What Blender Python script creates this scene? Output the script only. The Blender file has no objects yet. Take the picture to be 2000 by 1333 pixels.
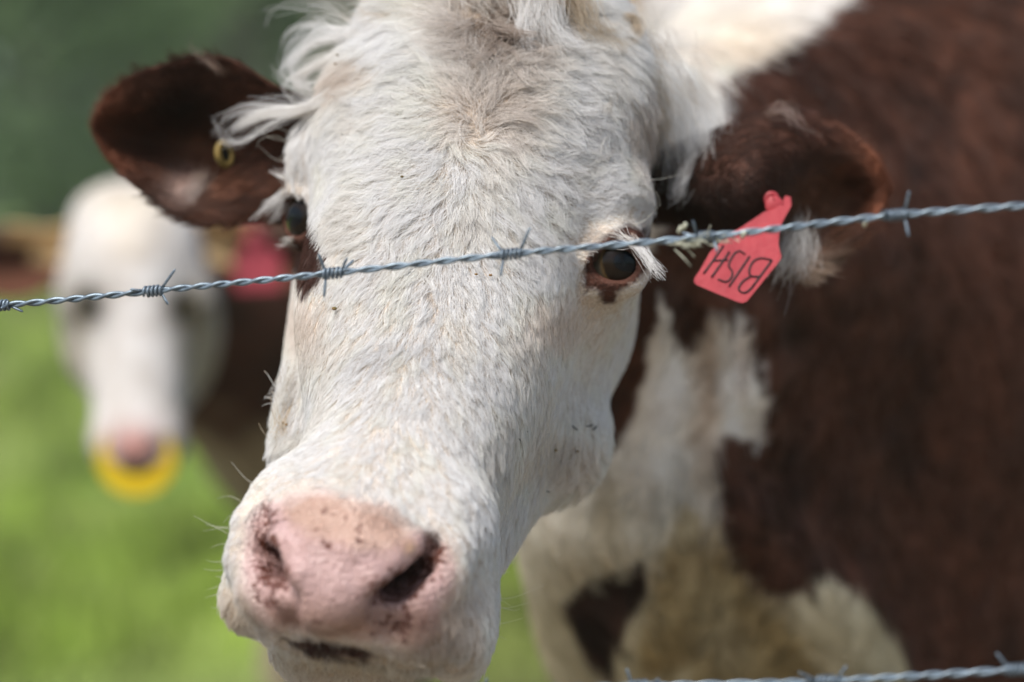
import bpy, math, random
import numpy as np
from mathutils import Vector, Matrix, kdtree
C = bpy.context.scene
rng = np.random.default_rng(7); random.seed(7)
col = C.collection

# ------------------------------------------------------------------ camera, sky, sun, exposure
CAM_H = 1.20
PITCH = math.radians(-3.6)
cam = bpy.data.cameras.new("camera"); cam_ob = bpy.data.objects.new("camera", cam); col.objects.link(cam_ob)
cam_ob.location = (0, 0, CAM_H); cam_ob.rotation_euler = (math.pi/2 + PITCH, 0, 0)
cam.lens = 85; cam.sensor_width = 36; cam.clip_start = 0.05; cam.clip_end = 3000
cam.dof.use_dof = True; cam.dof.focus_distance = 1.395; cam.dof.aperture_fstop = 2.9; cam.dof.aperture_blades = 0
C.camera = cam_ob

w = bpy.data.worlds.new("World"); C.world = w; w.use_nodes = True
nt = w.node_tree
sky = nt.nodes.new("ShaderNodeTexSky"); sky.sky_type = 'NISHITA'; sky.sun_disc = False
SUN_EL, SUN_AZ = math.radians(58), math.radians(218)     # azimuth clockwise from +Y (north): behind the camera, to the left
sky.sun_elevation = SUN_EL; sky.sun_rotation = SUN_AZ
sky.air_density = 1.0; sky.dust_density = 3.0; sky.ozone_density = 1.0
nt.links.new(sky.outputs[0], nt.nodes["Background"].inputs[0])
nt.nodes["Background"].inputs[1].default_value = 0.105
sl = bpy.data.lights.new("sun", 'SUN'); so = bpy.data.objects.new("sun", sl); col.objects.link(so)
sl.energy = 2.7; sl.angle = math.radians(22); sl.color = (1.0, 0.97, 0.92)
sd = Vector((math.sin(SUN_AZ)*math.cos(SUN_EL), math.cos(SUN_AZ)*math.cos(SUN_EL), math.sin(SUN_EL)))
so.rotation_euler = sd.to_track_quat('Z', 'Y').to_euler(); so.location = (0, 0, 8)
C.view_settings.view_transform = 'Standard'; C.view_settings.look = 'None'
C.view_settings.exposure = 0.68; C.view_settings.gamma = 1.0; C.view_settings.use_curve_mapping = False
C.cycles.max_bounces = 8; C.cycles.diffuse_bounces = 6; C.cycles.glossy_bounces = 3; C.cycles.transmission_bounces = 4
C.cycles.sample_clamp_indirect = 4.0
C.cycles_curves.shape = 'RIBBONS'; C.cycles_curves.subdivisions = 2

# ------------------------------------------------------------------ measuring helpers (photo pixel + distance -> metres)
cp, sp_ = math.cos(PITCH), math.sin(PITCH)
CR = np.array([1, 0, 0.]); CF = np.array([0, cp, sp_]); CU = np.array([0, -sp_, cp]); CO = np.array([0, 0, CAM_H])
FPX = 2000*85/36
def W(x, y, d):
    return CO + CF*d + CR*((x-1000)/FPX*d) - CU*((y-666.5)/FPX*d)
def WA(a):
    a = np.asarray(a, float)
    d = a[..., 2:3]
    return CO + CF*d + CR*((a[..., 0:1]-1000)/FPX*d) - CU*((a[..., 1:2]-666.5)/FPX*d)
def proj(P):
    q = P - CO; d = q@CF
    return 1000 + FPX*(q@CR)/d, 666.5 - FPX*(q@CU)/d, d
def nrm(v): return v/np.maximum(np.linalg.norm(v, axis=-1, keepdims=True), 1e-9)
def view(x, y, z): return CR*x + CU*y - CF*z           # right, up, towards camera

def sm(a, b, x):
    t = np.clip((x-a)/(b-a), 0, 1); return t*t*(3-2*t)
_nz = np.random.default_rng(3)
_K = nrm(_nz.normal(size=(14, 3))); _PH = _nz.uniform(0, 6.28, 14); _FR = _nz.uniform(.6, 1.6, 14)
def noise(P, scale, off=0.0):
    """smooth noise about -1..1, one period about `scale` metres"""
    s = 0
    for k in range(0, 14):
        s = s + np.sin((P@_K[k])*(6.283*_FR[k]/scale) + _PH[k]*(1+off))
    return s/3.7
def noise_grad(P, scale, off=0.0):
    return np.stack([noise(P, scale, off+1.3), noise(P, scale, off+2.9), noise(P, scale, off+4.1)], -1)
def inpoly(x, y, poly):
    r = np.zeros(x.shape, bool); n = len(poly)
    for i in range(n):
        x1, y1 = poly[i]; x2, y2 = poly[(i+1) % n]
        if y1 == y2: continue
        c = ((y1 > y) != (y2 > y)) & (x < (x2-x1)*(y-y1)/(y2-y1)+x1)
        r ^= c
    return r
def catmull(pts, n):
    P = np.asarray(pts, float); P = np.vstack([2*P[0]-P[1], P, 2*P[-1]-P[-2]])
    m = len(P)-3; t = np.linspace(0, m, n); i = np.minimum(t.astype(int), m-1); f = (t-i)[:, None]
    a, b, c, d = P[i], P[i+1], P[i+2], P[i+3]
    return .5*((2*b)+(-a+c)*f+(2*a-5*b+4*c-d)*f**2+(-a+3*b-3*c+d)*f**3)

# ------------------------------------------------------------------ implicit bodies
class Ball:      # ellipsoid, radii along the rows of `ax`
    def __init__(s, c, r, ax=None, k=.02, sub=False):
        s.c = np.array(c, float); s.r = np.array(r if np.ndim(r) else (r, r, r), float)
        s.ax = np.eye(3) if ax is None else np.array(ax, float); s.k = k; s.sub = sub
        e = s.r.max(); s.lo = s.c-e; s.hi = s.c+e
    def d(s, X, Y, Z):
        X = X-s.c[0]; Y = Y-s.c[1]; Z = Z-s.c[2]; k0 = 0; k1 = 0
        for i in range(3):
            q = (X*s.ax[i, 0]+Y*s.ax[i, 1]+Z*s.ax[i, 2])/s.r[i]
            k0 = k0+q*q; k1 = k1+(q/s.r[i])**2
        k0 = np.sqrt(k0); k1 = np.sqrt(k1)
        return k0*(k0-1)/np.maximum(k1, 1e-6)
class Cap:       # tapered capsule, optional flattening along unit vector `n` by factor f (<1 = thinner)
    def __init__(s, a, b, ra, rb, k=.02, sub=False, n=None, f=1.0):
        s.a = np.array(a, float); s.b = np.array(b, float); s.ra = ra; s.rb = rb; s.k = k; s.sub = sub; s.n = n; s.f = f
        e = max(ra, rb)*max(1, f); s.lo = np.minimum(s.a, s.b)-e; s.hi = np.maximum(s.a, s.b)+e
    def d(s, X, Y, Z):
        v = s.b-s.a; L = v@v
        X = X-s.a[0]; Y = Y-s.a[1]; Z = Z-s.a[2]
        t = np.clip((X*v[0]+Y*v[1]+Z*v[2])/L, 0, 1)
        X = X-t*v[0]; Y = Y-t*v[1]; Z = Z-t*v[2]
        d2 = X*X+Y*Y+Z*Z
        if s.n is not None:
            q = X*s.n[0]+Y*s.n[1]+Z*s.n[2]
            d2 = d2+q*q*(1/s.f**2-1)
        return (np.sqrt(d2)-(s.ra+(s.rb-s.ra)*t))*(1 if s.n is None else min(1, s.f**.5))
def comb(f, d, pr):
    if pr.sub:
        h = np.clip(.5-.5*(f+d)/pr.k, 0, 1)
        return f*(1-h)+(-d)*h+pr.k*h*(1-h)
    h = np.clip(.5+.5*(f-d)/pr.k, 0, 1)
    return f*(1-h)+d*h-pr.k*h*(1-h)
def evalsdf(prims, P):
    f = np.full(len(P), 9.); X, Y, Z = P[:, 0], P[:, 1], P[:, 2]
    for p in prims: f = comb(f, p.d(X, Y, Z), p)
    return f
def nets(prims, xs, ys, zs):
    f = np.full((len(xs), len(ys), len(zs)), 1.0, np.float32)
    for p in prims:
        m = p.k+.03
        sl_ = []
        for A, i in ((xs, 0), (ys, 1), (zs, 2)):
            lo = max(0, np.searchsorted(A, p.lo[i]-m)-1); hi = min(len(A), np.searchsorted(A, p.hi[i]+m)+1)
            sl_.append(slice(lo, hi))
        if any(q.stop <= q.start for q in sl_): continue
        X = xs[sl_[0]].astype(np.float32)[:, None, None]; Y = ys[sl_[1]].astype(np.float32)[None, :, None]; Z = zs[sl_[2]].astype(np.float32)[None, None, :]
        f[tuple(sl_)] = comb(f[tuple(sl_)], p.d(X, Y, Z), p)
    ins = f < 0
    cnt = np.zeros(tuple(n-1 for n in f.shape), np.int8)
    for a in (0, 1):
        for b in (0, 1):
            for c in (0, 1):
                cnt += ins[a:a+cnt.shape[0], b:b+cnt.shape[1], c:c+cnt.shape[2]]
    I, J, K = np.nonzero((cnt > 0) & (cnt < 8))
    idx = np.full(cnt.shape, -1, np.int32); idx[I, J, K] = np.arange(len(I))
    acc = np.zeros((len(I), 3)); num = np.zeros(len(I))
    G = (xs, ys, zs)
    for ax in range(3):
        o1, o2 = [q for q in range(3) if q != ax]
        for u in (0, 1):
            for v in (0, 1):
                s = [I, J, K]; s[o1] = s[o1]+u; s[o2] = s[o2]+v
                e = list(s); e[ax] = e[ax]+1
                fa = f[s[0], s[1], s[2]]; fb = f[e[0], e[1], e[2]]
                m = (fa < 0) != (fb < 0); t = np.where(m, fa/np.where(m, fa-fb, 1), 0)
                p = np.stack([G[q][s[q]] for q in range(3)], -1).astype(float)
                p[:, ax] += t*(G[ax][e[ax]]-G[ax][s[ax]])
                acc += p*m[:, None]; num += m
    V = acc/num[:, None]
    faces = []
    for ax in range(3):
        o1, o2 = [(1, 2), (2, 0), (0, 1)][ax]
        n = list(f.shape)
        a = [slice(None)]*3; b = [slice(None)]*3
        a[ax] = slice(0, n[ax]-1); b[ax] = slice(1, n[ax])
        e = ins[tuple(a)] != ins[tuple(b)]
        i = list(np.nonzero(e))
        ok = (i[o1] > 0) & (i[o1] < n[o1]-1) & (i[o2] > 0) & (i[o2] < n[o2]-1)
        i = [q[ok] for q in i]
        def cell(u, v):
            s = list(i); s[o1] = s[o1]-u; s[o2] = s[o2]-v
            return idx[s[0], s[1], s[2]]
        q = np.stack([cell(1, 1), cell(0, 1), cell(0, 0), cell(1, 0)], -1)
        flip = ~ins[i[0], i[1], i[2]]
        q[flip] = q[flip][:, ::-1]
        faces.append(q)
    F = np.vstack(faces); F = F[(F >= 0).all(1)]
    # one light smoothing pass
    E = np.vstack([F[:, [0, 1]], F[:, [1, 2]], F[:, [2, 3]], F[:, [3, 0]]])
    for _ in range(2):
        S = np.zeros_like(V); c = np.zeros(len(V))
        for a, b in ((0, 1), (1, 0)):
            for q in range(3): S[:, q] += np.bincount(E[:, a], V[E[:, b], q], len(V))
            c += np.bincount(E[:, a], minlength=len(V))
        V = V*.6+.4*S/np.maximum(c, 1)[:, None]
    return V, F
def axis_grid(lo, f0, f1, hi, fine, coarse):
    """fine spacing between f0 and f1, growing to coarse outside"""
    c = list(np.arange(f0, f1, fine)); s = fine; x = c[-1]
    while x < hi: s = min(s*1.12, coarse); x += s; c.append(x)
    s = fine; x = c[0]; left = []
    while x > lo: s = min(s*1.12, coarse); x -= s; left.append(x)
    return np.array(left[::-1]+c)

# ------------------------------------------------------------------ object helpers
def link(o, parent=None):
    col.objects.link(o)
    if parent is not None:
        o.parent = parent; o.matrix_parent_inverse = Matrix.Translation(-parent.location)
    return o
def tag(o, label=None, cat=None, group=None, kind=None):
    if label: o['label'] = label
    if cat: o['category'] = cat
    if group: o['group'] = group
    if kind: o['kind'] = kind
    return o
def thing(name, loc, label, cat, group=None):
    o = bpy.data.objects.new(name, None); o.empty_display_size = .05; o.location = loc; col.objects.link(o)
    return tag(o, label, cat, group)
def mesh_ob(name, V, F, mats, parent=None, smooth=True, tint=None, attrs=None, fmat=None):
    me = bpy.data.meshes.new(name); V = np.asarray(V, np.float32)
    if isinstance(F, np.ndarray) and F.shape[1] in (3, 4):
        k = F.shape[1]; n = len(F)
        me.vertices.add(len(V)); me.vertices.foreach_set('co', V.ravel())
        me.loops.add(n*k); me.loops.foreach_set('vertex_index', F.astype(np.int32).ravel())
        me.polygons.add(n); me.polygons.foreach_set('loop_start', np.arange(0, n*k, k, dtype=np.int32))
        me.update(calc_edges=True); me.validate()
    else:
        me.from_pydata([tuple(map(float, v)) for v in V], [], [tuple(map(int, f)) for f in F]); me.update()
    me.polygons.foreach_set('use_smooth', np.full(len(me.polygons), smooth))
    for m in (mats if isinstance(mats, (list, tuple)) else [mats]): me.materials.append(m)
    if fmat is not None: me.polygons.foreach_set('material_index', np.asarray(fmat, np.int32))
    if tint is not None:
        a = me.color_attributes.new('tint', 'FLOAT_COLOR', 'POINT')
        a.data.foreach_set('color', np.hstack([tint, np.ones((len(V), 1))]).astype(np.float32).ravel())
    for k, v in (attrs or {}).items():
        a = me.attributes.new(k, 'FLOAT', 'POINT'); a.data.foreach_set('value', np.asarray(v, np.float32))
    return link(bpy.data.objects.new(name, me), parent)
def hair_ob(name, pts, r0, r1, tint, mat, parent=None):
    N, K = pts.shape[:2]
    hc = bpy.data.hair_curves.new(name); hc.add_curves([K]*N)
    hc.attributes['position'].data.foreach_set('vector', pts.astype(np.float32).ravel())
    s = np.linspace(0, 1, K)[None, :]
    rad = (np.asarray(r0).reshape(-1, 1)*(1-s)+np.asarray(r1).reshape(-1, 1)*s)*np.ones((N, K))
    a = hc.attributes.new('radius', 'FLOAT', 'POINT') if 'radius' not in hc.attributes else hc.attributes['radius']
    a.data.foreach_set('value', rad.astype(np.float32).ravel())
    a = hc.attributes.new('tint', 'FLOAT_COLOR', 'CURVE')
    a.data.foreach_set('color', np.hstack([tint, np.ones((N, 1))]).astype(np.float32).ravel())
    hc.materials.append(mat)
    return link(bpy.data.objects.new(name, hc), parent)
def tube(path, rad, seg=8, closed_ends=True):
    P = np.asarray(path, float); n = len(P); r = np.broadcast_to(rad, (n,))
    T = nrm(np.gradient(P, axis=0)); up = np.array([0, 0, 1.]) if abs(T[0][2]) < .9 else np.array([1., 0, 0])
    N = nrm(np.cross(T[0], up)); V = []; F = []
    for i in range(n):
        N = nrm(N-T[i]*(N@T[i])); B = np.cross(T[i], N)
        for k in range(seg):
            a = 2*math.pi*k/seg; V.append(P[i]+r[i]*(math.cos(a)*N+math.sin(a)*B))
    for i in range(n-1):
        for k in range(seg):
            F.append((i*seg+k, i*seg+(k+1) % seg, (i+1)*seg+(k+1) % seg, (i+1)*seg+k))
    if closed_ends:
        F.append(tuple(range(seg))[::-1]); F.append(tuple((n-1)*seg+k for k in range(seg)))
    return V, F
def join(parts):
    V = []; F = []
    for v, f in parts:
        o = len(V); V += list(v); F += [tuple(i+o for i in q) for q in f]
    return V, F

# ------------------------------------------------------------------ materials
def mat(name, base=(.5, .5, .5), rough=.6, spec=.3, metal=0., coat=0.):
    m = bpy.data.materials.new(name); m.use_nodes = True
    b = m.node_tree.nodes['Principled BSDF']
    b.inputs['Base Color'].default_value = (*base, 1); b.inputs['Roughness'].default_value = rough
    b.inputs['Specular IOR Level'].default_value = spec; b.inputs['Metallic'].default_value = metal
    b.inputs['Coat Weight'].default_value = coat
    return m, m.node_tree, b
def N(t, typ, **kw):
    n = t.nodes.new(typ)
    for k, v in kw.items():
        if k.startswith('i_'):
            n.inputs[k[2:].replace('_', ' ')].default_value = v
        else: setattr(n, k, v)
    return n
def ramp(t, fac, stops):
    r = t.nodes.new('ShaderNodeValToRGB'); t.links.new(fac, r.inputs[0]); e = r.color_ramp.elements
    while len(e) < len(stops): e.new(.5)
    for q, (p, c) in zip(e, stops): q.position = p; q.color = (*c, 1) if len(c) == 3 else c
    return r.outputs[0]
def mixc(t, fac, a, b, mode='MIX'):
    m = t.nodes.new('ShaderNodeMix'); m.data_type = 'RGBA'; m.blend_type = mode
    for s, v in ((0, fac), (6, a), (7, b)):
        if isinstance(v, (int, float)): m.inputs[s].default_value = v
        elif isinstance(v, tuple): m.inputs[s].default_value = (*v, 1)
        else: t.links.new(v, m.inputs[s])
    return m.outputs[2]
def noisy(name, c1, c2, scale, rough=.6, spec=.3, bump=0., bscale=None, detail=4, metal=0.):
    m, t, b = mat(name, c1, rough, spec, metal)
    co = N(t, 'ShaderNodeTexCoord'); n = N(t, 'ShaderNodeTexNoise', i_Scale=scale, i_Detail=detail)
    t.links.new(co.outputs['Object'], n.inputs['Vector'])
    t.links.new(ramp(t, n.outputs[0], [(.35, c1), (.65, c2)]), b.inputs['Base Color'])
    if bump:
        n2 = N(t, 'ShaderNodeTexNoise', i_Scale=bscale or scale*3, i_Detail=5); t.links.new(co.outputs['Object'], n2.inputs['Vector'])
        bp = N(t, 'ShaderNodeBump', i_Strength=bump, i_Distance=.01); t.links.new(n2.outputs[0], bp.inputs['Height']); t.links.new(bp.outputs[0], b.inputs['Normal'])
    return m

def hair_mat():
    m, t, b = mat('hair', (.7, .65, .6), .45, .35)
    at = N(t, 'ShaderNodeAttribute', attribute_name='tint')
    hi = N(t, 'ShaderNodeHairInfo')
    root = mixc(t, 1.0, at.outputs['Color'], (.58, .50, .42), 'MULTIPLY')  # dirty beige roots, with the shade between locks painted in
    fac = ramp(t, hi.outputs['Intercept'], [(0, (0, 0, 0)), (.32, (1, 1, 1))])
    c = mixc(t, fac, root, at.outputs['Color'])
    vr = ramp(t, hi.outputs['Random'], [(0, (.86, .84, .82)), (1, (1.04, 1.04, 1.04))])
    c = mixc(t, 1.0, c, vr, 'MULTIPLY')
    t.links.new(c, b.inputs['Base Color'])
    tr = N(t, 'ShaderNodeBsdfTranslucent'); t.links.new(c, tr.inputs[0])
    mx = N(t, 'ShaderNodeMixShader'); mx.inputs[0].default_value = .42
    out = t.nodes['Material Output']
    t.links.new(b.outputs[0], mx.inputs[1]); t.links.new(tr.outputs[0], mx.inputs[2]); t.links.new(mx.outputs[0], out.inputs[0])
    return m
HAIR = hair_mat()

def skin_mat():
    m, t, b = mat('hide', (.5, .5, .5), .6, .25)
    at = N(t, 'ShaderNodeAttribute', attribute_name='tint')
    mz = N(t, 'ShaderNodeAttribute', attribute_name='muzzle'); st = N(t, 'ShaderNodeAttribute', attribute_name='spots')
    co = N(t, 'ShaderNodeTexCoord')
    n1 = N(t, 'ShaderNodeTexNoise', i_Scale=28., i_Detail=6., i_Roughness=.6); t.links.new(co.outputs['Object'], n1.inputs[0])
    c = mixc(t, 1.0, at.outputs['Color'], ramp(t, n1.outputs[0], [(.3, (.74, .68, .62)), (.7, (1.12, 1.1, 1.08))]), 'MULTIPLY')
    # brown freckles and blotches on the muzzle skin
    wp = N(t, 'ShaderNodeTexNoise', i_Scale=210., i_Detail=5., i_Roughness=.6); t.links.new(co.outputs['Object'], wp.inputs[0])
    add = N(t, 'ShaderNodeMath', operation='MULTIPLY_ADD'); t.links.new(st.outputs['Fac'], add.inputs[0]); add.inputs[1].default_value = .26; t.links.new(wp.outputs[0], add.inputs[2])
    f1 = ramp(t, add.outputs[0], [(.66, (0, 0, 0)), (.76, (1, 1, 1))])
    c = mixc(t, f1, c, (.11, .038, .025))
    t.links.new(c, b.inputs['Base Color'])
    rr = N(t, 'ShaderNodeMapRange'); t.links.new(mz.outputs['Fac'], rr.inputs[0]); rr.inputs[3].default_value = .75; rr.inputs[4].default_value = .28
    t.links.new(rr.outputs[0], b.inputs['Roughness'])
    b.inputs['Subsurface Weight'].default_value = .0
    vo = N(t, 'ShaderNodeTexVoronoi', i_Scale=420.); t.links.new(co.outputs['Object'], vo.inputs[0])
    n3 = N(t, 'ShaderNodeTexNoise', i_Scale=160., i_Detail=4.); t.links.new(co.outputs['Object'], n3.inputs[0])
    hs = N(t, 'ShaderNodeMath', operation='ADD'); t.links.new(vo.outputs[0], hs.inputs[0]); t.links.new(n3.outputs[0], hs.inputs[1])
    bp = N(t, 'ShaderNodeBump', i_Strength=.7, i_Distance=.0014); t.links.new(hs.outputs[0], bp.inputs['Height']); t.links.new(bp.outputs[0], b.inputs['Normal'])
    return m
HIDE = skin_mat()

# colours (linear)
WHITE = np.array([.96, .945, .915]); CREAM = np.array([.66, .54, .38]); BROWN = np.array([.080, .029, .0155]); DKBR = np.array([.035, .014, .011])
PINK = np.array([.46, .315, .305]); TAN = np.array([.44, .30, .23]); OCHRE = np.array([.34, .24, .085])


# ================================================================== main cow: one continuous body
def surf(prims, x, y, d0=1.05, d1=3.2, step=.002):
    D = np.arange(d0, d1, step); P = WA(np.stack([np.full_like(D, x), np.full_like(D, y), D], -1))
    f = evalsdf(prims, P); k = np.nonzero(f < 0)[0]
    return (D[k[0]] if len(k) else np.nan)
A_ = nrm(view(.93, -.13, .34)); B_ = view(-.24, -.79, .56); B_ = nrm(B_-A_*(A_@B_)); C_ = np.cross(B_, A_)
if C_@CF > 0: C_ = -C_
HX = [A_, B_, C_]
def ball(x, y, d, r, k=.02, sub=False, ax=None): return Ball(W(x, y, d), r, HX if ax is None else ax, k, sub)
def cap(p, q, ra, rb, k=.02, sub=False, n=None, f=1.0): return Cap(W(*p), W(*q), ra, rb, k, sub, n, f)
def chain(pts, r, k=.01, sub=False, n=None, f=1.0):
    r = np.broadcast_to(r, (len(pts),))
    return [cap(pts[i], pts[i+1], r[i], r[i+1], k, sub, n, f) for i in range(len(pts)-1)]

head = [
    ball(932, 262, 1.530, (.104, .120, .082)),                              # forehead and cranium
    ball(970, 95, 1.585, (.072, .075, .085), .03),                           # poll
    ball(1120, 215, 1.60, (.050, .052, .055), .03),
    ball(820, 500, 1.475, (.066, .12, .07), .03),
    cap((905, 470, 1.485), (755, 960, 1.345), .076, .046, .03, n=C_, f=.82),  # bridge of the nose
    cap((965, 480, 1.55), (790, 980, 1.375), .088, .050, .03),                # side of the face
    cap((1050, 650, 1.575), (862, 1095, 1.425), .054, .034, .03),             # lower jaw, near side
    cap((740, 560, 1.575), (655, 900, 1.48), .056, .040, .03),                # lower jaw, far side
    ball(1060, 610, 1.555, (.050, .08, .07), .03),                           # cheek muscle
    ball(1072, 870, 1.52, (.036, .036, .03), .03),
    ball(1180, 420, 1.492, (.026, .032, .034), .025),                        # brow, near side
    ball(1168, 555, 1.500, (.022, .03, .03), .025),
    ball(617, 325, 1.545, (.015, .030, .030), .018),                         # brow, far side
    # muzzle
    ball(700, 1070, 1.330, (.058, .058, .056), .025),
    ball(868, 1080, 1.318, (.022, .036, .034), .022),                        # nostril wing, near side
    ball(540, 1044, 1.345, (.017, .036, .034), .022),                        # nostril wing, far side
    ball(655, 1100, 1.274, (.034, .040, .024), .022),                        # nose pad
    cap((496, 1178, 1.325), (885, 1240, 1.312), .0165, .0210, .024),          # upper lip
    cap((600, 1178, 1.300), (790, 1205, 1.292), .0270, .0280, .018),
    ball(893, 1195, 1.345, (.020, .034, .04), .02),
    ball(890, 1262, 1.355, (.014, .014, .03), .012),
    ball(690, 1272, 1.345, (.036, .020, .036), .008), ball(598, 1275, 1.350, (.020, .016, .028), .012),                        # lower lip and chin
    cap((700, 1272, 1.37), (840, 1100, 1.45), .020, .028, .015),
]
pre = list(head)
# mouth, a thin dark gap under the upper lip
head += [cap((560, 1252, 1.290), (745, 1290, 1.290), .0045, .0045, .004, True, n=None),
         cap((555, 1250, 1.305), (760, 1292, 1.305), .0065, .0060, .005, True)]
head += [q for q in chain([(x, y, surf(pre, x, y)+.001) for x, y in ((520, 1240), (560, 1248), (640, 1262), (745, 1286), (830, 1298), (900, 1302))], .0032, .0035, True)]
# rims of the nose pad and wings, then the nostrils cut between them
def dp(x, y, o=0.): return (x, y, surf(pre, x, y)+o)
head += chain([dp(548, 1058, .0022), dp(610, 1068, .0026), dp(690, 1078, .0026), dp(760, 1076, .0020), dp(806, 1070, .001)], .0042, .010)
head += chain([dp(536, 1008, .004), dp(556, 1060, .002), dp(588, 1120, .003), dp(592, 1165, .006)], [.0045, .0060, .006, .004], .008)
head += chain([dp(808, 1068, -.005), dp(768, 1098, -.001), dp(728, 1130, .002), dp(712, 1165, .006)], [.0062, .0062, .006, .0045], .007)
head += chain([dp(486, 1020, .004), dp(482, 1090, .002), dp(505, 1160, .003), dp(540, 1200, .005)], [.008, .009, .009, .006], .010)
head += chain([dp(850, 1042, .004), dp(878, 1075, .002), dp(872, 1120, .002), dp(820, 1180, .003)], [.006, .009, .009, .007], .010)
head += chain([dp(512, 1005, .000), dp(524, 1055, .003), dp(540, 1105, .004), dp(562, 1160, .001)], [.0040, .0060, .0070, .0040], .007, True)
head += chain([dp(527, 1065, .008), (575, 1075, 1.33)], [.0075, .005], .006, True)
head += chain([dp(536, 1100, .008), (590, 1105, 1.33)], [.0080, .005], .006, True)
head += chain([dp(842, 1066, .000), dp(815, 1102, .004), dp(778, 1134, .004), dp(740, 1164, .001)], [.0050, .0068, .0070, .0035], .007, True)
head += chain([dp(806, 1108, .008), (760, 1070, 1.345)], [.0085, .006], .006, True)
head += chain([dp(772, 1138, .008), (730, 1095, 1.345)], [.0085, .006], .006, True)
head += chain([dp(566, 1175, -.0018), dp(572, 1222, -.0022)], .0042, .008, True)+chain([dp(742, 1176, -.0016), dp(758, 1232, -.0022)], .0045, .008, True)
# eye sockets and lids
EYE_R = (1200, 515, 1.4635); EYE_L = (618, 426, 1.535)
eR, eL = W(*EYE_R), W(*EYE_L); REYE = .0195
VX = [CR, CU, CF]
gL = nrm(view(-.74, .0, .67)); upL = nrm(CU-gL*(CU@gL)); XL = [np.cross(gL, upL), upL, gL]
_t = math.radians(-10); ur, uu = CR*math.cos(_t)+CU*math.sin(_t), CU*math.cos(_t)-CR*math.sin(_t)
head += [Ball(eR, REYE+.0034, None, .014), Ball(eL, REYE+.0030, None, .012),
         cap((1150, 505, 1.447), (1235, 470, 1.447), .0050, .0050, .010), cap((1160, 560, 1.452), (1235, 556, 1.452), .0042, .0042, .010),   # lids
         Ball(W(1201, 515, 1.4635-REYE), (.0134, .0100, .020), [ur, uu, CF], .0035, True),
         Cap(W(1165, 525, 1.443), W(1146, 532, 1.443), .0035, .0018, .003, True),
         Ball(eL+gL*REYE, (.0150, .0118, .018), XL, .0035, True)]

# neck, chest, trunk and legs
S_ = W(1860, 640, 2.38); BD = nrm(np.array([.80, .60, 0.])); UP = np.array([0, 0, 1.])
BX = [BD, np.cross(UP, BD), UP]
G = lambda p, z: np.array([p[0], p[1], z])
body = [
    cap((1060, 330, 1.68), (1480, 585, 2.10), .078, .220, .05),
    cap((1100, 285, 1.70), (1640, 300, 2.22), .040, .150, .04),
    cap((1130, 560, 1.80), (1340, 900, 1.99), .060, .120, .07),
    cap((1200, 640, 1.84), (1240, 980, 1.90), .050, .085, .04),
    cap((1330, 850, 1.96), (1500, 1440, 2.08), .120, .160, .08),
    cap((1165, 1000, 1.84), (1300, 1180, 1.98), .050, .110, .05),
    Ball(S_, (.42, .31, .42), BX, .10), Ball(S_+BD*.45+UP*-.02, (.62, .34, .40), BX, .10), Ball(S_+BD*1.05, (.42, .29, .37), BX, .10),
    Ball(W(1720, 900, 2.16), (.16, .15, .26), BX, .08),
]
def leg(p, z0, r0, r1, fwd=0, hind=False):
    a = G(p, z0); b = G(p-BD*(.04 if not hind else -.02), .42 if not hind else .48); c = G(p-BD*(.03 if not hind else -.10), .22 if not hind else .26); d = G(p-BD*(.05 if not hind else .0), .05)
    return [Cap(a, b, r0, r1*1.25, .05), Cap(b, c, r1*1.25, r1*.9, .03), Cap(c, d, r1*.85, r1*.95, .02), Cap(d+np.array([0, 0, .03]), d+BD*-.04+np.array([0, 0, -.01]), r1*.95, r1*1.1, .02)]
SIDE = BX[1]
p1 = S_-BD*.12+SIDE*.15; p2 = S_-BD*.18-SIDE*.15; p3 = S_+BD*1.15+SIDE*.15; p4 = S_+BD*1.25-SIDE*.15
body += leg(p1, .80, .12, .05)+leg(p2, .80, .12, .05)+leg(p3, .85, .16, .055, hind=True)+leg(p4, .85, .16, .055, hind=True)
_ta = S_+BD*1.42+UP*.28
body += [Cap(_ta, _ta+BD*.07-UP*.45, .035, .02, .03), Cap(_ta+BD*.07-UP*.45, _ta+BD*.06-UP*.9, .02, .04, .02)]
def fold(pts, r, o, k=.02):
    b = list(body)
    return chain([(x, y, surf(head+b, x, y)+o) for x, y in pts], r, k)
body += fold([(1390, 600), (1372, 760), (1385, 900), (1420, 1010)], [.018, .022, .022, .02], .000, .02)
body += fold([(1475, 620), (1480, 740), (1490, 860)], [.016, .020, .012], .002, .02)
body += fold([(1262, 590), (1250, 760), (1235, 940), (1215, 1040)], [.02, .028, .030, .03], .004, .022)
body += fold([(1440, 1010), (1500, 1110), (1600, 1200), (1660, 1320)], [.02, .026, .03, .03], .012, .035)
body += fold([(1300, 1060), (1290, 1180), (1330, 1300)], [.03, .035, .04], .016, .035)
prims = head+body
XS = axis_grid(-.25, -.185, .105, 2.05, .0026, .022)
YS = axis_grid(1.10, 1.165, 1.62, 4.0, .0026, .022)
ZS = axis_grid(-.03, .915, 1.37, 1.62, .0026, .022)
V, F = nets(prims, XS, YS, ZS)
NB = len(V)

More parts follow.
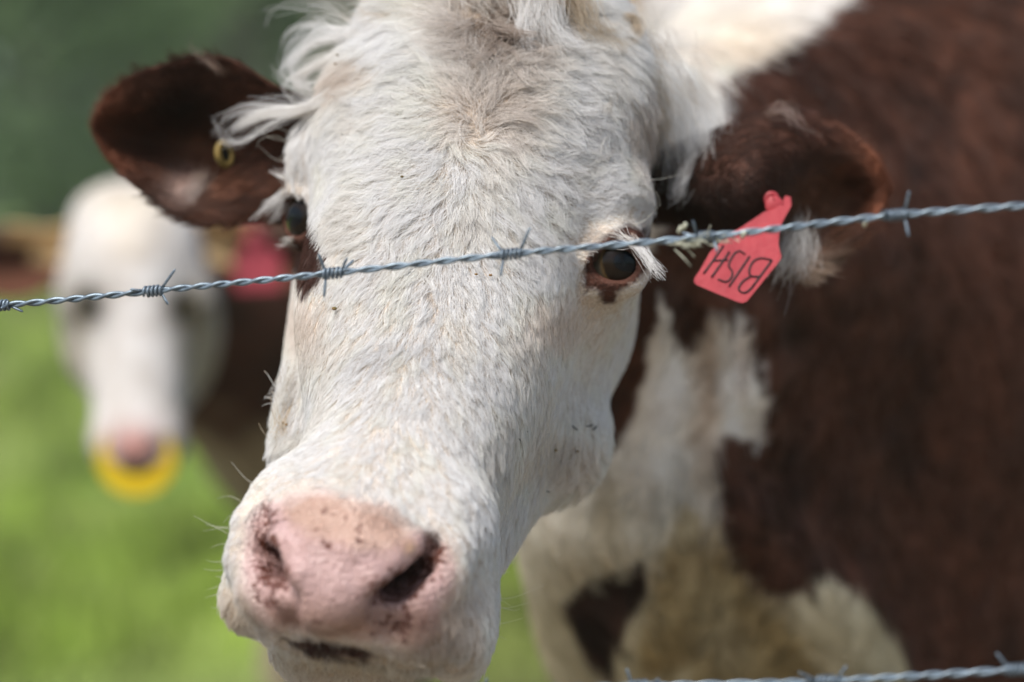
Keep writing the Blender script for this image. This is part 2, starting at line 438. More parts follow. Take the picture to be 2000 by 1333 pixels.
# ---- ears: cupped leaves with thickness, rooted inside the head
def ear(rows, th=.0045, nu=40, nv=28):
    G_ = np.array([[W(*c) for c in r] for r in rows])               # (6,5,3)
    M = np.stack([catmull(G_[i], nv) for i in range(G_.shape[0])])   # along v
    M = np.stack([catmull(M[:, j], nu) for j in range(nv)], 1)       # along u -> (nu,nv,3)
    du = np.gradient(M, axis=0); dv = np.gradient(M, axis=1); n = nrm(np.cross(du, dv))
    if n[nu//2, nv//2]@CF < 0: n = -n                                # away from camera
    u = np.linspace(0, 1, nu)[:, None]; v = np.linspace(0, 1, nv)[None, :]
    t = th*(.25+.75*np.sqrt(np.clip(4*v*(1-v), 0, 1)))*(.35+.65*np.sqrt(np.clip(1-u**3, 0, 1)))
    back = M+n*t[..., None]
    P = np.concatenate([M.reshape(-1, 3), back.reshape(-1, 3)]); Q = []
    id_ = lambda i, j, s: s*nu*nv+i*nv+j
    for i in range(nu-1):
        for j in range(nv-1):
            Q.append((id_(i, j, 0), id_(i, j+1, 0), id_(i+1, j+1, 0), id_(i+1, j, 0)))
            Q.append((id_(i, j, 1), id_(i+1, j, 1), id_(i+1, j+1, 1), id_(i, j+1, 1)))
    for i in range(nu-1):
        Q.append((id_(i, 0, 0), id_(i+1, 0, 0), id_(i+1, 0, 1), id_(i, 0, 1)))
        Q.append((id_(i, nv-1, 0), id_(i, nv-1, 1), id_(i+1, nv-1, 1), id_(i+1, nv-1, 0)))
    for j in range(nv-1):
        Q.append((id_(nu-1, j, 0), id_(nu-1, j+1, 0), id_(nu-1, j+1, 1), id_(nu-1, j, 1)))
    return P, np.array(Q), M, n
EARL = [[(660, 210, 1.58), (650, 260, 1.60), (640, 320, 1.61), (635, 370, 1.60), (630, 430, 1.58)],
        [(545, 172, 1.570), (525, 230, 1.600), (515, 300, 1.625), (510, 370, 1.600), (505, 428, 1.570)],
        [(435, 112, 1.575), (412, 185, 1.600), (395, 280, 1.645), (388, 375, 1.610), (388, 432, 1.575)],
        [(300, 132, 1.580), (296, 195, 1.595), (290, 270, 1.640), (292, 335, 1.610), (303, 388, 1.585)],
        [(222, 172, 1.590), (216, 215, 1.600), (218, 262, 1.625), (222, 300, 1.610), (236, 335, 1.595)],
        [(190, 210, 1.600), (184, 228, 1.602), (184, 245, 1.604), (188, 262, 1.604), (198, 285, 1.602)]]
EARR = [[(1262, 300, 1.640), (1256, 340, 1.625), (1255, 375, 1.620), (1258, 405, 1.625), (1265, 430, 1.640)],
        [(1412, 248, 1.585), (1415, 305, 1.530), (1415, 360, 1.515), (1415, 415, 1.525), (1425, 462, 1.555)],
        [(1520, 202, 1.590), (1530, 275, 1.540), (1525, 345, 1.525), (1510, 425, 1.530), (1495, 500, 1.545)],
        [(1630, 234, 1.590), (1632, 300, 1.575), (1612, 380, 1.600), (1590, 455, 1.590), (1565, 530, 1.545)],
        [(1702, 292, 1.580), (1696, 342, 1.585), (1680, 392, 1.605), (1662, 440, 1.590), (1640, 486, 1.555)],
        [(1733, 345, 1.570), (1733, 368, 1.574), (1727, 392, 1.578), (1716, 414, 1.576), (1702, 434, 1.570)]]
PL, QL, ML, nL = ear(EARL); PR, QR, MR, nR = ear(EARR)
V = np.vstack([V, PL, PR]); F = np.vstack([F, QL+NB, QR+NB+len(PL)])
SRC = np.zeros(len(V), int); SRC[NB:NB+len(PL)] = 1; SRC[NB+len(PL):] = 2       # 0 body, 1 and 2 ears

# ---- coat pattern
def soft(x, y, poly, w=7):      # feathered polygon membership
    s = 0
    for a, b in ((0, 0), (1, 0), (-1, 0), (0, 1), (0, -1)): s = s+inpoly(x+a*w, y+b*w, poly)
    return s/5.
P_MUZ = [(492, 1000), (512, 975), (545, 985), (600, 958), (640, 957), (680, 975), (760, 985), (800, 1030), (850, 1040), (885, 1075), (888, 1130), (860, 1190), (860, 1240), (790, 1262), (700, 1255), (600, 1235), (535, 1228), (500, 1205), (478, 1150), (468, 1080), (480, 1030)]
P_TAN = [(560, 985), (610, 955), (690, 968), (760, 985), (810, 1025), (800, 1062), (700, 1072), (610, 1050), (550, 1015)]
P_EYEL = [(535, 385), (560, 372), (592, 380), (618, 430), (640, 490), (634, 540), (592, 575), (568, 500), (535, 470)]
P_EYER = [(1140, 535), (1148, 495), (1180, 458), (1225, 438), (1258, 455), (1262, 530), (1240, 556), (1210, 568), (1200, 594), (1180, 592), (1168, 565), (1140, 562)]
P_BROWN = [(1400, 160), (1455, 140), (1530, 85), (1620, 35), (1670, -20), (1740, -150), (4000, -600), (4000, 3000), (1900, 3000), (1800, 1400), (1740, 1230), (1680, 1160), (1610, 1110), (1580, 1160), (1510, 1170), (1450, 1110), (1400, 1020), (1392, 930), (1405, 850), (1440, 855), (1495, 860), (1505, 800), (1480, 740), (1465, 640), (1440, 610), (1420, 650), (1390, 600), (1350, 690), (1325, 670), (1300, 600), (1285, 540), (1262, 580), (1250, 530), (1300, 440), (1345, 400), (1400, 300), (1415, 220)]
P_STRIPE = [(1240, 500), (1312, 505), (1290, 570), (1268, 680), (1250, 780), (1206, 880), (1150, 845), (1150, 740), (1180, 620)]
P_CHEST = [(1090, 1180), (1150, 1130), (1230, 1110), (1262, 1090), (1270, 1130), (1240, 1190), (1215, 1260), (1190, 1330), (1160, 1320), (1120, 1250)]
P_OCH = [(1330, 960), (1390, 1010), (1450, 1110), (1520, 1190), (1560, 1240), (1620, 1330), (1640, 1500), (1440, 1500), (1340, 1300), (1240, 1330), (1260, 1200), (1290, 1080)]
def coat(P, src):
    """coat colour of points on the hide: white face and underside, brown body"""
    x, y, d = proj(P)
    wob = noise_grad(P, .05)*4.5+noise_grad(P, .018, .4)*3
    xb, yb = x+wob[:, 0], y+wob[:, 1]
    fh = evalsdf(head, P); fb = evalsdf(body, P)
    hd = sm(-.006, .006, fb-fh)                                # 1 on the head
    c = np.tile(WHITE, (len(P), 1))
    nz = noise(P, .09)[:, None]; nz2 = noise(P, .03, .7)[:, None]
    c = c*(1+.05*nz+.04*nz2)
    dirty = sm(.2, 1.6, nz+.6*nz2)
    c = c*(1-.22*dirty)+np.array([.62, .52, .42])*.22*dirty
    # greyish brown crown, buff cheek and chin
    def blot(c, cx, cy, rx, ry, colr, a):
        m = np.exp(-(((x-cx)/rx)**2+((y-cy)/ry)**2))[:, None]*a*hd[:, None]; return c*(1-m)+np.array(colr)*m
    c = blot(c, 975, 55, 70, 75, (.34, .25, .19), .85); c = blot(c, 960, 220, 60, 60, (.50, .40, .33), .5)
    c = blot(c, 1255, 200, 45, 110, (.50, .37, .26), .6); c = blot(c, 1100, 620, 90, 60, (.66, .50, .37), .45)
    c = blot(c, 700, 130, 60, 30, (.55, .40, .28), .5); c = blot(c, 1090, 880, 90, 60, (.6, .48, .34), .4)
    c = blot(c, 700, 1290, 190, 40, (.60, .50, .33), .6); c = blot(c, 460, 1200, 50, 50, (.62, .50, .35), .5)
    c = blot(c, 870, 1190, 60, 60, (.60, .42, .28), .55); c = blot(c, 850, 1250, 60, 30, (.40, .27, .18), .5)
    c = blot(c, 1158, 468, 30, 26, (.52, .46, .41), .75); c = blot(c, 590, 630, 40, 60, (.62, .46, .34), .4)
    cb = np.tile(WHITE*.93, (len(P), 1))*(1+.08*nz)
    low = sm(800, 1250, y)[:, None]; cb = cb*(1-low)+np.array([.58, .52, .36])*low
    m = soft(xb, yb, P_OCH, 14)[:, None]*.75; cb = cb*(1-m)+OCHRE*m
    for cx, cy, rx, ry, cc, a in ((1385, 760, 26, 190, (.50, .37, .27), .7), (1450, 690, 22, 90, (.55, .44, .38), .5), (1190, 1000, 40, 90, (.5, .42, .26), .6), (1420, 1250, 60, 70, (.50, .42, .27), .6), (1440, 90, 120, 60, (.84, .68, .46), .45)):  # tall beige entries paint in neck fold shade; crest cream is coat
        m = np.exp(-(((x-cx)/rx)**2+((y-cy)/ry)**2))[:, None]*a; cb = cb*(1-m)+np.array(cc)*m
    brn = BROWN*(1+.22*nz+.12*nz2); brn = brn*(1-.22*sm(.3, 1.4, nz))
    for poly, ww in ((P_BROWN, 6), (P_STRIPE, 5), (P_CHEST, 6)):
        m = soft(xb, yb, poly, ww)
        if poly is P_BROWN: m = np.maximum(m, (d > 2.75)*1.)
        m = m[:, None]; cb = cb*(1-m)+brn*(.45 if poly is P_CHEST else 1.)*m
    # face markings
    for poly in (P_EYEL, P_EYER):
        m = soft(x+wob[:, 0]*.5, y+wob[:, 1]*.5, poly, 4)[:, None]; c = c*(1-m)+np.array([.080, .032, .021])*m
    mz = (.5*soft(x+wob[:, 0]*1.2, y+wob[:, 1]*1.2, P_MUZ, 9)+.5*soft(x+wob[:, 1], y+wob[:, 0], P_MUZ, 20))*hd
    tn = soft(x+wob[:, 0], y+wob[:, 1], P_TAN, 14)
    pk = PINK*(1-.75*tn[:, None])+TAN*.75*tn[:, None]; lw = sm(1150, 1245, y)[:, None]*.65; pk = pk*(1-lw)+np.array([.42, .27, .20])*lw
    c = c*(1-mz[:, None])+pk*mz[:, None]
    # mouth gap, its shade painted in as a dark strip
    m = soft(x, y, [(546, 1243), (600, 1245), (700, 1264), (748, 1281), (700, 1288), (620, 1276), (570, 1260)], 3)[:, None]; c = c*(1-m)+np.array([.07, .03, .022])*m
    far = sm(1.585, 1.63, d)[:, None]*soft(xb, yb, P_STRIPE, 5)[:, None]*hd[:, None]; c = c*(1-far)+brn*far
    out = c*hd[:, None]+cb*(1-hd[:, None])
    e = src > 0
    if e.any():
        q = BROWN*.85*(1+.3*nz[e]); xe, ye = x[e], y[e]
        m = np.exp(-(((xe-395)/60)**2+((ye-330)/70)**2))[:, None]*.5*(src[e] == 1)[:, None]; q = q*(1-m)+np.array([.30, .12, .06])*m
        m = np.exp(-(((xe-365)/34)**2+((ye-368)/34)**2))[:, None]*.75*(src[e] == 1)[:, None]; q = q*(1-m)+np.array([.55, .42, .38])*m
        m = np.exp(-(((xe-1560)/38)**2+((ye-505)/55)**2))[:, None]*.9*(src[e] == 2)[:, None]; q = q*(1-m)+np.array([.62, .48, .38])*m
        m = np.exp(-(((xe-1600)/50)**2+((ye-400)/65)**2))[:, None]*.75*(src[e] == 2)[:, None]; q = q*(1-m)+np.array([.30, .15, .09])*m
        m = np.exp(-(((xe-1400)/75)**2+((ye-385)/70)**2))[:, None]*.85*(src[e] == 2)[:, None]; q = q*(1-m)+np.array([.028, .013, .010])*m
        rim = np.exp(-(((xe-200)/40)**2))[:, None]*.5*(src[e] == 1)[:, None]+np.exp(-(((xe-1720)/50)**2))[:, None]*.5*(src[e] == 2)[:, None]
        q = q*(1-rim)+np.array([.30, .11, .06])*rim  # light on the ear rims painted in as a brighter red-brown
        out[e] = q
    return np.clip(out, .004, .9), mz, hd
T, MZ, HD = coat(V, SRC)
px, py, pd = proj(V)
def dotm(pts, r): return np.clip(sum(np.exp(-(((px-a)/r)**2+((py-b)/r)**2)) for a, b in pts), 0, 1)
SP = MZ*np.clip(.14+1.1*dotm([(525, 1010), (525, 1060), (510, 1120), (520, 1170), (545, 1130), (860, 1075), (830, 1110), (800, 1150), (775, 1140), (790, 1215), (745, 1160)], 24)+.35*dotm([(640, 1040), (700, 1050), (600, 1230), (860, 1200), (760, 1240)], 40), 0, 1.)
NOST = dotm([(530, 1075), (552, 1115), (795, 1120), (765, 1145), (830, 1090)], 18)
_b = (SRC == 0)[:, None]*(HD*(1-np.clip(MZ*1.6, 0, 1)))[:, None]*(T.mean(1) > .3)[:, None]; T = T*(1-_b)+T*np.array([.60, .54, .48])*_b   # bare skin under the hair
_k = dotm([(800, 1072)], 13)[:, None]; T = T*(1-.6*_k)+np.array([.62, .40, .20])*.6*_k
T = T*(1-.5*(NOST*MZ)[:, None])+np.array([.20, .08, .07])*.5*(NOST*MZ)[:, None]

cow = thing('cow', (S_[0]-.1, S_[1]-.1, 0), 'white faced brown cow in front, looking over the barbed wire at the camera', 'cow', 'white faced brown cows in the paddock')
body_ob = mesh_ob('body', V, F, HIDE, cow, True, T, {'muzzle': MZ, 'spots': SP})

# ================================================================== hair
FN = np.cross(V[F[:, 2]]-V[F[:, 0]], V[F[:, 3]]-V[F[:, 1]])
VN = np.zeros_like(V)
for k in range(4):
    for q in range(3): VN[:, q] += np.bincount(F[:, k], FN[:, q], len(V))
VN = nrm(VN)
_s = np.nonzero(SRC == 0)[0][::97]
if np.median(evalsdf(prims, V[_s]+VN[_s]*.002)-evalsdf(prims, V[_s])) < 0: VN[SRC == 0] *= -1
nu, nv = 40, 28
VN[NB:NB+len(PL)] = np.concatenate([-nL.reshape(-1, 3), nL.reshape(-1, 3)])
VN[NB+len(PL):] = np.concatenate([-nR.reshape(-1, 3), nR.reshape(-1, 3)])
TRI = np.vstack([F[:, [0, 1, 2]], F[:, [0, 2, 3]]])
AR = np.linalg.norm(np.cross(V[TRI[:, 1]]-V[TRI[:, 0]], V[TRI[:, 2]]-V[TRI[:, 0]]), axis=1)/2
TC = V[TRI].mean(1); TSRC = SRC[TRI[:, 0]]
tx, ty, td = proj(TC); TFACE = -(VN[TRI[:, 0]]*nrm(TC-CO)).sum(1)
THD = HD[TRI].mean(1); TMZ = MZ[TRI].mean(1)
def roots(n, wgt):
    p = AR*wgt; cs = np.cumsum(p); k = np.searchsorted(cs, rng.uniform(0, cs[-1], n)); k = np.minimum(k, len(cs)-1)
    u, v = rng.random(n), rng.random(n); s = u+v > 1; u[s] = 1-u[s]; v[s] = 1-v[s]; w_ = 1-u-v
    t = TRI[k]
    P = V[t[:, 0]]*w_[:, None]+V[t[:, 1]]*u[:, None]+V[t[:, 2]]*v[:, None]
    Nn = nrm(VN[t[:, 0]]*w_[:, None]+VN[t[:, 1]]*u[:, None]+VN[t[:, 2]]*v[:, None])
    return P, Nn, SRC[t[:, 0]]
# x, y (photo), direction right/down, length mm, lift, wave mm
GD = np.array([
    (850, 250, -1, .25, 24, .30, 2.2), (780, 200, -1, .15, 26, .3, 2.4), (1000, 255, 1, .3, 24, .3, 2.2), (1090, 220, 1, .25, 26, .25, 2.4),
    (930, 330, -.2, 1, 20, .35, 1.8), (960, 190, .1, -.2, 26, .6, 3.0), (900, 120, -.9, -.1, 32, .4, 3), (820, 70, -1, -.25, 40, .35, 3), (1060, 120, .9, 0, 32, .4, 3),
    (1130, 90, 1, .2, 40, .4, 3), (980, 60, .1, .5, 26, .7, 3.5), (980, 0, .1, -.6, 50, .6, 4), (760, 110, -1, .1, 30, .3, 2.5),
    (700, 170, -1, .45, 28, .2, 2.4), (640, 230, -.8, .7, 24, .2, 2), (600, 300, -.2, 1, 9, .1, .5), (590, 350, .2, 1, 9, .1, .5), (598, 470, -.1, 1, 6, .1, .2), (600, 530, -.1, 1, 6, .1, .2), (1180, 180, .9, .6, 30, .25, 3), (1240, 260, .6, 1, 30, .3, 3.5), (1270, 150, .8, .9, 36, .3, 3.5),
    (700, 270, -1, .25, 22, .2, 2.2), (760, 320, -1, .30, 21, .25, 2.2), (700, 370, -1, .15, 20, .25, 2.4), (650, 400, -.7, .75, 17, .2, 2), (640, 460, -.5, .9, 14, .2, 1.2), (740, 440, -.9, .5, 19, .3, 2),
    (830, 380, -.55, .9, 19, .35, 1.8), (880, 440, -.15, 1, 17, .35, 1.4), (1020, 340, .85, .45, 21, .3, 2), (1100, 320, 1, .2, 23, .2, 2.6), (1170, 330, 1, .15, 22, .2, 2.6), (1225, 360, .8, -.1, 15, .2, 1.6),
    (1000, 430, .5, .9, 18, .35, 1.6), (1060, 410, .9, .45, 22, .25, 2.4), (1120, 400, 1, -.1, 20, .2, 2.4), (1180, 425, .9, -.5, 12, .2, 1), (1100, 460, .7, .5, 17, .2, 2), (1080, 520, .1, 1, 17, .2, 2), (1055, 580, -.4, 1, 15, .2, 1.4),
    (1000, 520, .3, 1, 17, .3, 1.6), (1120, 560, -.5, .8, 7, .1, .4), (1190, 600, -.2, 1, 6, .1, .3),
    (900, 520, 0, 1, 15, .35, 1.1), (800, 500, -.4, .9, 16, .35, 1.2), (720, 520, -.6, .8, 15, .3, 1), (660, 560, -.6, .8, 11, .2, .6), (600, 640, -.3, 1, 8, .12, .4),
    (820, 620, -.2, 1, 14, .32, .9), (930, 640, .15, 1, 14, .32, .9), (1020, 660, .1, 1, 12, .25, .8), (1120, 680, .0, 1, 8, .12, .4), (1190, 700, -.2, 1, 9, .15, .5),
    (700, 680, -.35, 1, 12, .28, .7), (760, 760, -.2, 1, 12, .28, .7), (880, 760, .12, 1, 12, .3, .7), (980, 780, .15, 1, 14, .28, 1), (1080, 780, -.05, 1, 16, .3, 1.8), (1150, 800, -.1, 1, 16, .3, 1.6),
    (620, 800, -.3, 1, 10, .2, .6), (570, 820, -.8, .5, 15, .5, 1.5), (640, 900, -.4, .9, 9, .18, .4), (760, 900, -.1, 1, 8, .18, .3), (860, 900, .2, 1, 10, .22, .5), (960, 900, .15, 1, 16, .3, 1.4), (1050, 900, -.1, 1, 18, .35, 2.2), (1110, 930, -.3, 1, 17, .35, 2.2),
    (1000, 1020, -.1, 1, 16, .35, 1.8), (900, 1000, .3, .9, 7, .15, .4), (520, 960, -.6, .7, 6, .15, .2), (460, 1080, -.6, .7, 6, .25, .2), (450, 1190, -.5, .8, 9, .4, .3), (600, 960, -.1, -.9, 4, .1, .1),
    (930, 1100, .3, .9, 7, .25, .3), (930, 1220, .2, 1, 10, .35, .5), (880, 1270, .0, 1, 10, .4, .5), (600, 1290, -.2, 1, 8, .4, .3), (800, 1300, .1, 1, 9, .4, .3), (690, 1215, 0, 1, 3, .3, .1),
    (1380, 120, 1, -.1, 26, .3, 2), (1600, 20, 1, .3, 26, .3, 2), (1400, 250, .4, 1, 22, .2, 1.5), (1300, 700, 0, 1, 18, .15, 1), (1450, 700, .05, 1, 18, .12, 1), (1700, 500, .35, 1, 18, .1, 1), (1900, 400, .5, 1, 18, .1, 1), (1900, 900, .35, 1, 18, .1, 1), (1400, 1100, .1, 1, 24, .2, 2), (1600, 1250, .3, 1, 24, .2, 2), (1250, 1000, -.1, 1, 24, .2, 1.5),
])
def groom(P, Nn):
    x, y, d = proj(P)
    D2 = (x[:, None]-GD[None, :, 0])**2+(y[:, None]-GD[None, :, 1])**2
    wt = np.exp(-D2/(2*46.**2))+30./(D2+400.)**1.2*.1; wt /= wt.sum(1, keepdims=True)
    gd = GD[:, 2:4]/np.linalg.norm(GD[:, 2:4], axis=1, keepdims=True)
    dr = wt@gd+.35*np.exp(-(((x-935)/45)**2+((y-265)/50)**2))[:, None]*np.stack([noise(P, .02, 2.), noise(P, .02, 3.)], -1); L = wt@GD[:, 4]*.00092; de = np.minimum(np.linalg.norm(P-eR, axis=1), np.linalg.norm(P-eL, axis=1)); L = L*np.maximum(sm(REYE+.005, REYE+.020, de), .16+.26*(y < 500)); lift = wt@GD[:, 5]; wv = wt@GD[:, 6]*.001; wv = wv*(.75+.5*sm(.0012, .0022, wv))
    t = dr[:, :1]*CR-dr[:, 1:2]*CU
    t = t+1e-4*CR; t = nrm(t-Nn*(t*Nn).sum(1, keepdims=True))
    return t, L, lift, wv
def ear_groom(P, Nn, src):
    x, y, d = proj(P); t = np.where((src == 1)[:, None], -CR-.12*CU, CR*.92-.35*CU)
    # fan towards the rim
    cy = np.where(src == 1, 275., 340.+.22*(x-1340)); t = t-((y-cy)/150.)[:, None]*CU*.7
    return nrm(t-Nn*(t*Nn).sum(1, keepdims=True))
def turn(t, n, a):
    b = np.cross(n, t); return t*np.cos(a)[:, None]+b*np.sin(a)[:, None]
def strands(P, Nn, t, L, lift, wv, ph, fr, K, curl=0.):
    s = np.linspace(0, 1, K)[None, :, None]; b = np.cross(Nn, t)
    l3 = lift[:, None, None]; L3 = L[:, None, None]
    out = P[:, None]+L3*s*t[:, None]*np.sqrt(np.clip(1-(l3*.8)**2, .1, 1))+Nn[:, None]*L3*l3*(s*(1-.45*s))*.8
    out = out+b[:, None]*wv[:, None, None]*(np.sin(6.283*fr[:, None, None]*s+ph[:, None, None])-np.sin(ph)[:, None, None])*s**.5
    return out
def coat_hair(n, wgt, spacing, K, jit, conv, rad, lenmul=1., src_ear=False, wave_cells=.02, tintmul=1., minlen=.002):
    Pg, Ng, sg = roots(max(50, n//26), wgt)
    def params(P, Nn, src):
        if src_ear:
            t = ear_groom(P, Nn, src); L = np.full(len(P), .013); li = np.full(len(P), .35); wv = np.full(len(P), .0012)
            x, y, d = proj(P)
            inner = (Nn@-CF > 0); L = np.where(inner, .0080, .0062); li = np.where(src == 1, .2, .3)
            fr_ = ((src == 1) & (y > 385))*.008; L = L+fr_
            L = L+np.where((src == 2) & (y > 470), .014, 0.); L = L+np.where((src == 1) & (x > 340) & (x < 440) & (y < 150), .004, 0)
        else: t, L, li, wv = groom(P, Nn)
        return t, L*lenmul, li, wv
    tg, Lg, lg, wg = params(Pg, Ng, sg)
    tg = turn(tg, Ng, rng.normal(0, jit, len(Pg))+.55*noise(Pg, .055, 1.7)*(wg/.0022).clip(.2, 1.3))
    phg = 6.283*noise(Pg, wave_cells*3, .9)+rng.normal(0, .5, len(Pg)); frg = rng.uniform(.55, .95, len(Pg))
    Lg = Lg*rng.uniform(.75, 1.2, len(Pg)); lg = lg*rng.uniform(.3, 1.5, len(Pg))
    GP = strands(Pg, Ng, tg, Lg, lg, wg, phg, frg, K)
    kd = kdtree.KDTree(len(Pg))
    for i, p in enumerate(Pg): kd.insert(p, i)
    kd.balance()
    P, Nn, src = roots(n, wgt)
    Pj = P+rng.normal(0, spacing, P.shape)
    gi = np.fromiter((kd.find(p)[1] for p in Pj), int, n)
    t, L, li, wv = params(P, Nn, src)
    s = np.linspace(0, 1, K)[None, :, None]
    off = (P-Pg[gi])[:, None]
    lm = rng.uniform(.7, 1.12, n)[:, None, None]
    g = Pg[gi][:, None]+(GP[gi]-Pg[gi][:, None])*lm
    out = g+off*(1-conv*s**.8)
    own = strands(P, Nn, turn(t, Nn, rng.normal(0, jit*1.6, n)), L*lm[:, 0, 0], li*rng.uniform(.4, 1.8, n), wv, rng.uniform(0, 6.28, n), rng.uniform(.6, 1.6, n), K)
    stray = np.where(rng.random(n) < .17, .85, rng.uniform(.05, .30, n))[:, None, None]
    out = out*(1-stray)+own*stray
    out[:, 0] = P-Nn*.0004
    # keep strands from diving into the skin on curved ground
    tc, _, _ = coat(P, src)
    tc = tc*rng.uniform(.86, 1.08, (n, 1))*tintmul
    r = rad*rng.uniform(.7, 1.25, n)
    return out, r, np.clip(tc, 0, .95)
eyeclear = (np.linalg.norm(TC-eR, axis=1) > REYE+.0024) & (np.linalg.norm(TC-eL, axis=1) > REYE+.0024)
vis = np.where(TFACE > -.25, 1., .22)
QH = 1.0
isb = TSRC == 0
# head
wface = isb*(THD > .5)*(TMZ < .35)*eyeclear*vis*(1+.0*TFACE)
h1 = coat_hair(int(280000*QH), wface, .0015, 8, .19, .74, .00014)
# muzzle fuzz: very short and sparse
wm = isb*(THD > .5)*(TMZ >= .25)*np.clip(.20+1.2*(1-TMZ)+.5*np.exp(-((ty-1225)/40.)**2)+.3*(1-TMZ), 0, 1)*vis
h2 = coat_hair(int(14000*QH), wm, .003, 5, .4, .2, .00010, .55, tintmul=1.05)
# ears
we = (TSRC > 0)*1.
h3 = coat_hair(int(60000*QH), we, .0022, 6, .30, .35, .00015, src_ear=True)
# neck, chest and trunk
wb = isb*(THD <= .5)*np.where(td < 2.9, 1., .12)*np.where(TFACE > -.2, 1., .15)
h4 = coat_hair(int(190000*QH), wb, .005, 5, .22, .5, .00045, .8)
def cat_h(*hs):
    K = max(h[0].shape[1] for h in hs); P = []
    for pts, r, c in hs:
        k = pts.shape[1]
        if k != K:
            u = np.linspace(0, k-1, K); i = np.minimum(u.astype(int), k-2); f = (u-i)[None, :, None]
            pts = pts[:, i]*(1-f)+pts[:, i+1]*f
        P.append(pts)
    return np.vstack(P), np.concatenate([h[1] for h in hs]), np.vstack([h[2] for h in hs])
P_, r_, c_ = cat_h(h1, h2, h3)
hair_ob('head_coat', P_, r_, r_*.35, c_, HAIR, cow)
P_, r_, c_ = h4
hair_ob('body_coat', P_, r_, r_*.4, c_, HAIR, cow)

# ---- drawn locks: each a bundle of strands along a path given as (x, y, D)
def lock(path, n, s0, s1, r=.00014, tint=WHITE, K=14, frizz=.002, conv_tip=True, lvar=.25):
    base = catmull([W(*p) for p in path], 40)
    out = np.zeros((n, K, 3)); s = np.linspace(0, 1, K)
    cl = rng.normal(size=(max(2, n//14), 3)); ci = rng.integers(0, len(cl), n)
    o0 = rng.normal(size=(n, 3))*s0; o1 = (cl[ci]*.8+rng.normal(size=(n, 3))*.35)*s1
    ph = rng.uniform(0, 6.28, (n, 3)); cph = rng.uniform(0, 6.28, (len(cl), 3))[ci]
    for i in range(n):
        e = rng.uniform(1-lvar, 1.0); st = rng.uniform(0, .12)
        u = (st+(e-st)*s)*39; k = np.minimum(u.astype(int), 38); f = (u-k)[:, None]
        b = base[k]*(1-f)+base[k+1]*f
        w1 = s[:, None]
        fz = frizz*(w1**1.2)*(.6*np.sin(5*w1+cph[i])+.6*np.sin(8*w1+ph[i]))
        out[i] = b+o0[i]*(1-w1)+o1[i]*w1**.8+fz
    c = np.clip(np.array(tint)*rng.uniform(.8, 1.1, (n, 1)), 0, .95)
    return out, np.full(n, r)*rng.uniform(.7, 1.2, n), c
WB = WHITE*np.array([1.04, 1.05, 1.07]); BUFF = np.array([.68, .58, .45])
def curls(path, m, n, jp, jd, s0=.0016, s1=.0018, tint=WHITE, r=.00011, frizz=.0022, lvar=.3, cut=.3):
    """m separate thin curling strands bundles scattered round one path"""
    o = []; p = np.array(path, float)
    for i in range(int(m*1.5)):
        q = p.copy(); g = np.linspace(.35, 1, len(q))[:, None]
        q[:, :2] += rng.normal(0, jp, (1, 2))*.6+rng.normal(0, jp, (len(q), 2))*g*.75; q[:, 2] += rng.normal(0, jd)
        if rng.random() < cut and len(q) > 3: q = q[:-1]
        o.append(lock(q.tolist(), max(2, int(n*.45*rng.uniform(.4, 1.6))), s0, s1, r, np.array(tint)*rng.uniform(.9, 1.06), frizz=frizz, lvar=lvar))
    return o
L1 = []
# curls thrown out to the left of the poll
L1 += curls([(770, 85, 1.52), (700, 72, 1.53), (640, 75, 1.545), (590, 100, 1.56), (565, 140, 1.565), (590, 172, 1.565)], 16, 15, 9, .008, tint=WB)
L1 += curls([(760, 95, 1.52), (690, 88, 1.53), (620, 55, 1.55), (572, 70, 1.56), (552, 110, 1.57), (570, 145, 1.57)], 9, 7, 10, .008, tint=WB, lvar=.4)
L1 += curls([(740, 115, 1.52), (670, 112, 1.53), (620, 128, 1.545), (585, 150, 1.56), (592, 185, 1.56), (625, 190, 1.55)], 16, 15, 10, .008, tint=WHITE)
L1 += curls([(740, 100, 1.52), (690, 60, 1.54), (640, 38, 1.55), (590, 55, 1.56), (560, 90, 1.57)], 6, 3, 9, .01, tint=WB, r=.0001)
L1 += curls([(720, 130, 1.515), (660, 150, 1.52), (612, 175, 1.53), (570, 165, 1.55), (555, 140, 1.555)], 8, 8, 10, .008, tint=WB)
L1 += curls([(700, 60, 1.54), (650, 20, 1.55), (600, 12, 1.56), (540, 20, 1.57), (515, 40, 1.57)], 4, 2, 9, .006, tint=WB, r=.00009)
# pale lock sweeping down and out over the ear
L1 += curls([(750, 105, 1.510), (695, 145, 1.505), (640, 192, 1.508), (580, 216, 1.523), (520, 222, 1.535), (475, 240, 1.545), (445, 262, 1.55)], 15, 26, 5.5, .004, .0026, .0016, tint=WHITE, lvar=.35)
L1 += curls([(720, 130, 1.510), (660, 178, 1.508), (610, 208, 1.517), (545, 205, 1.53), (480, 212, 1.54), (430, 232, 1.55), (415, 262, 1.55)], 9, 7, 7, .006, tint=WB, lvar=.4)
L1 += curls([(640, 200, 1.512), (580, 222, 1.52), (520, 250, 1.53), (470, 276, 1.54), (428, 268, 1.55), (415, 240, 1.55)], 7, 6, 8, .006, tint=WB, lvar=.4)
L1 += curls([(1340, 320, 1.545), (1335, 345, 1.54), (1325, 372, 1.535), (1318, 395, 1.535)], 5, 4, 10, .006, tint=WB)
L1 += curls([(1560, 430, 1.565), (1555, 470, 1.55), (1548, 505, 1.54), (1535, 545, 1.53)], 22, 16, 14, .006, .004, .008, tint=WHITE*.85)
L1 += curls([(430, 140, 1.57), (400, 120, 1.572), (370, 105, 1.575), (350, 103, 1.575)], 7, 4, 12, .004, tint=(.50, .38, .31), r=.00009)
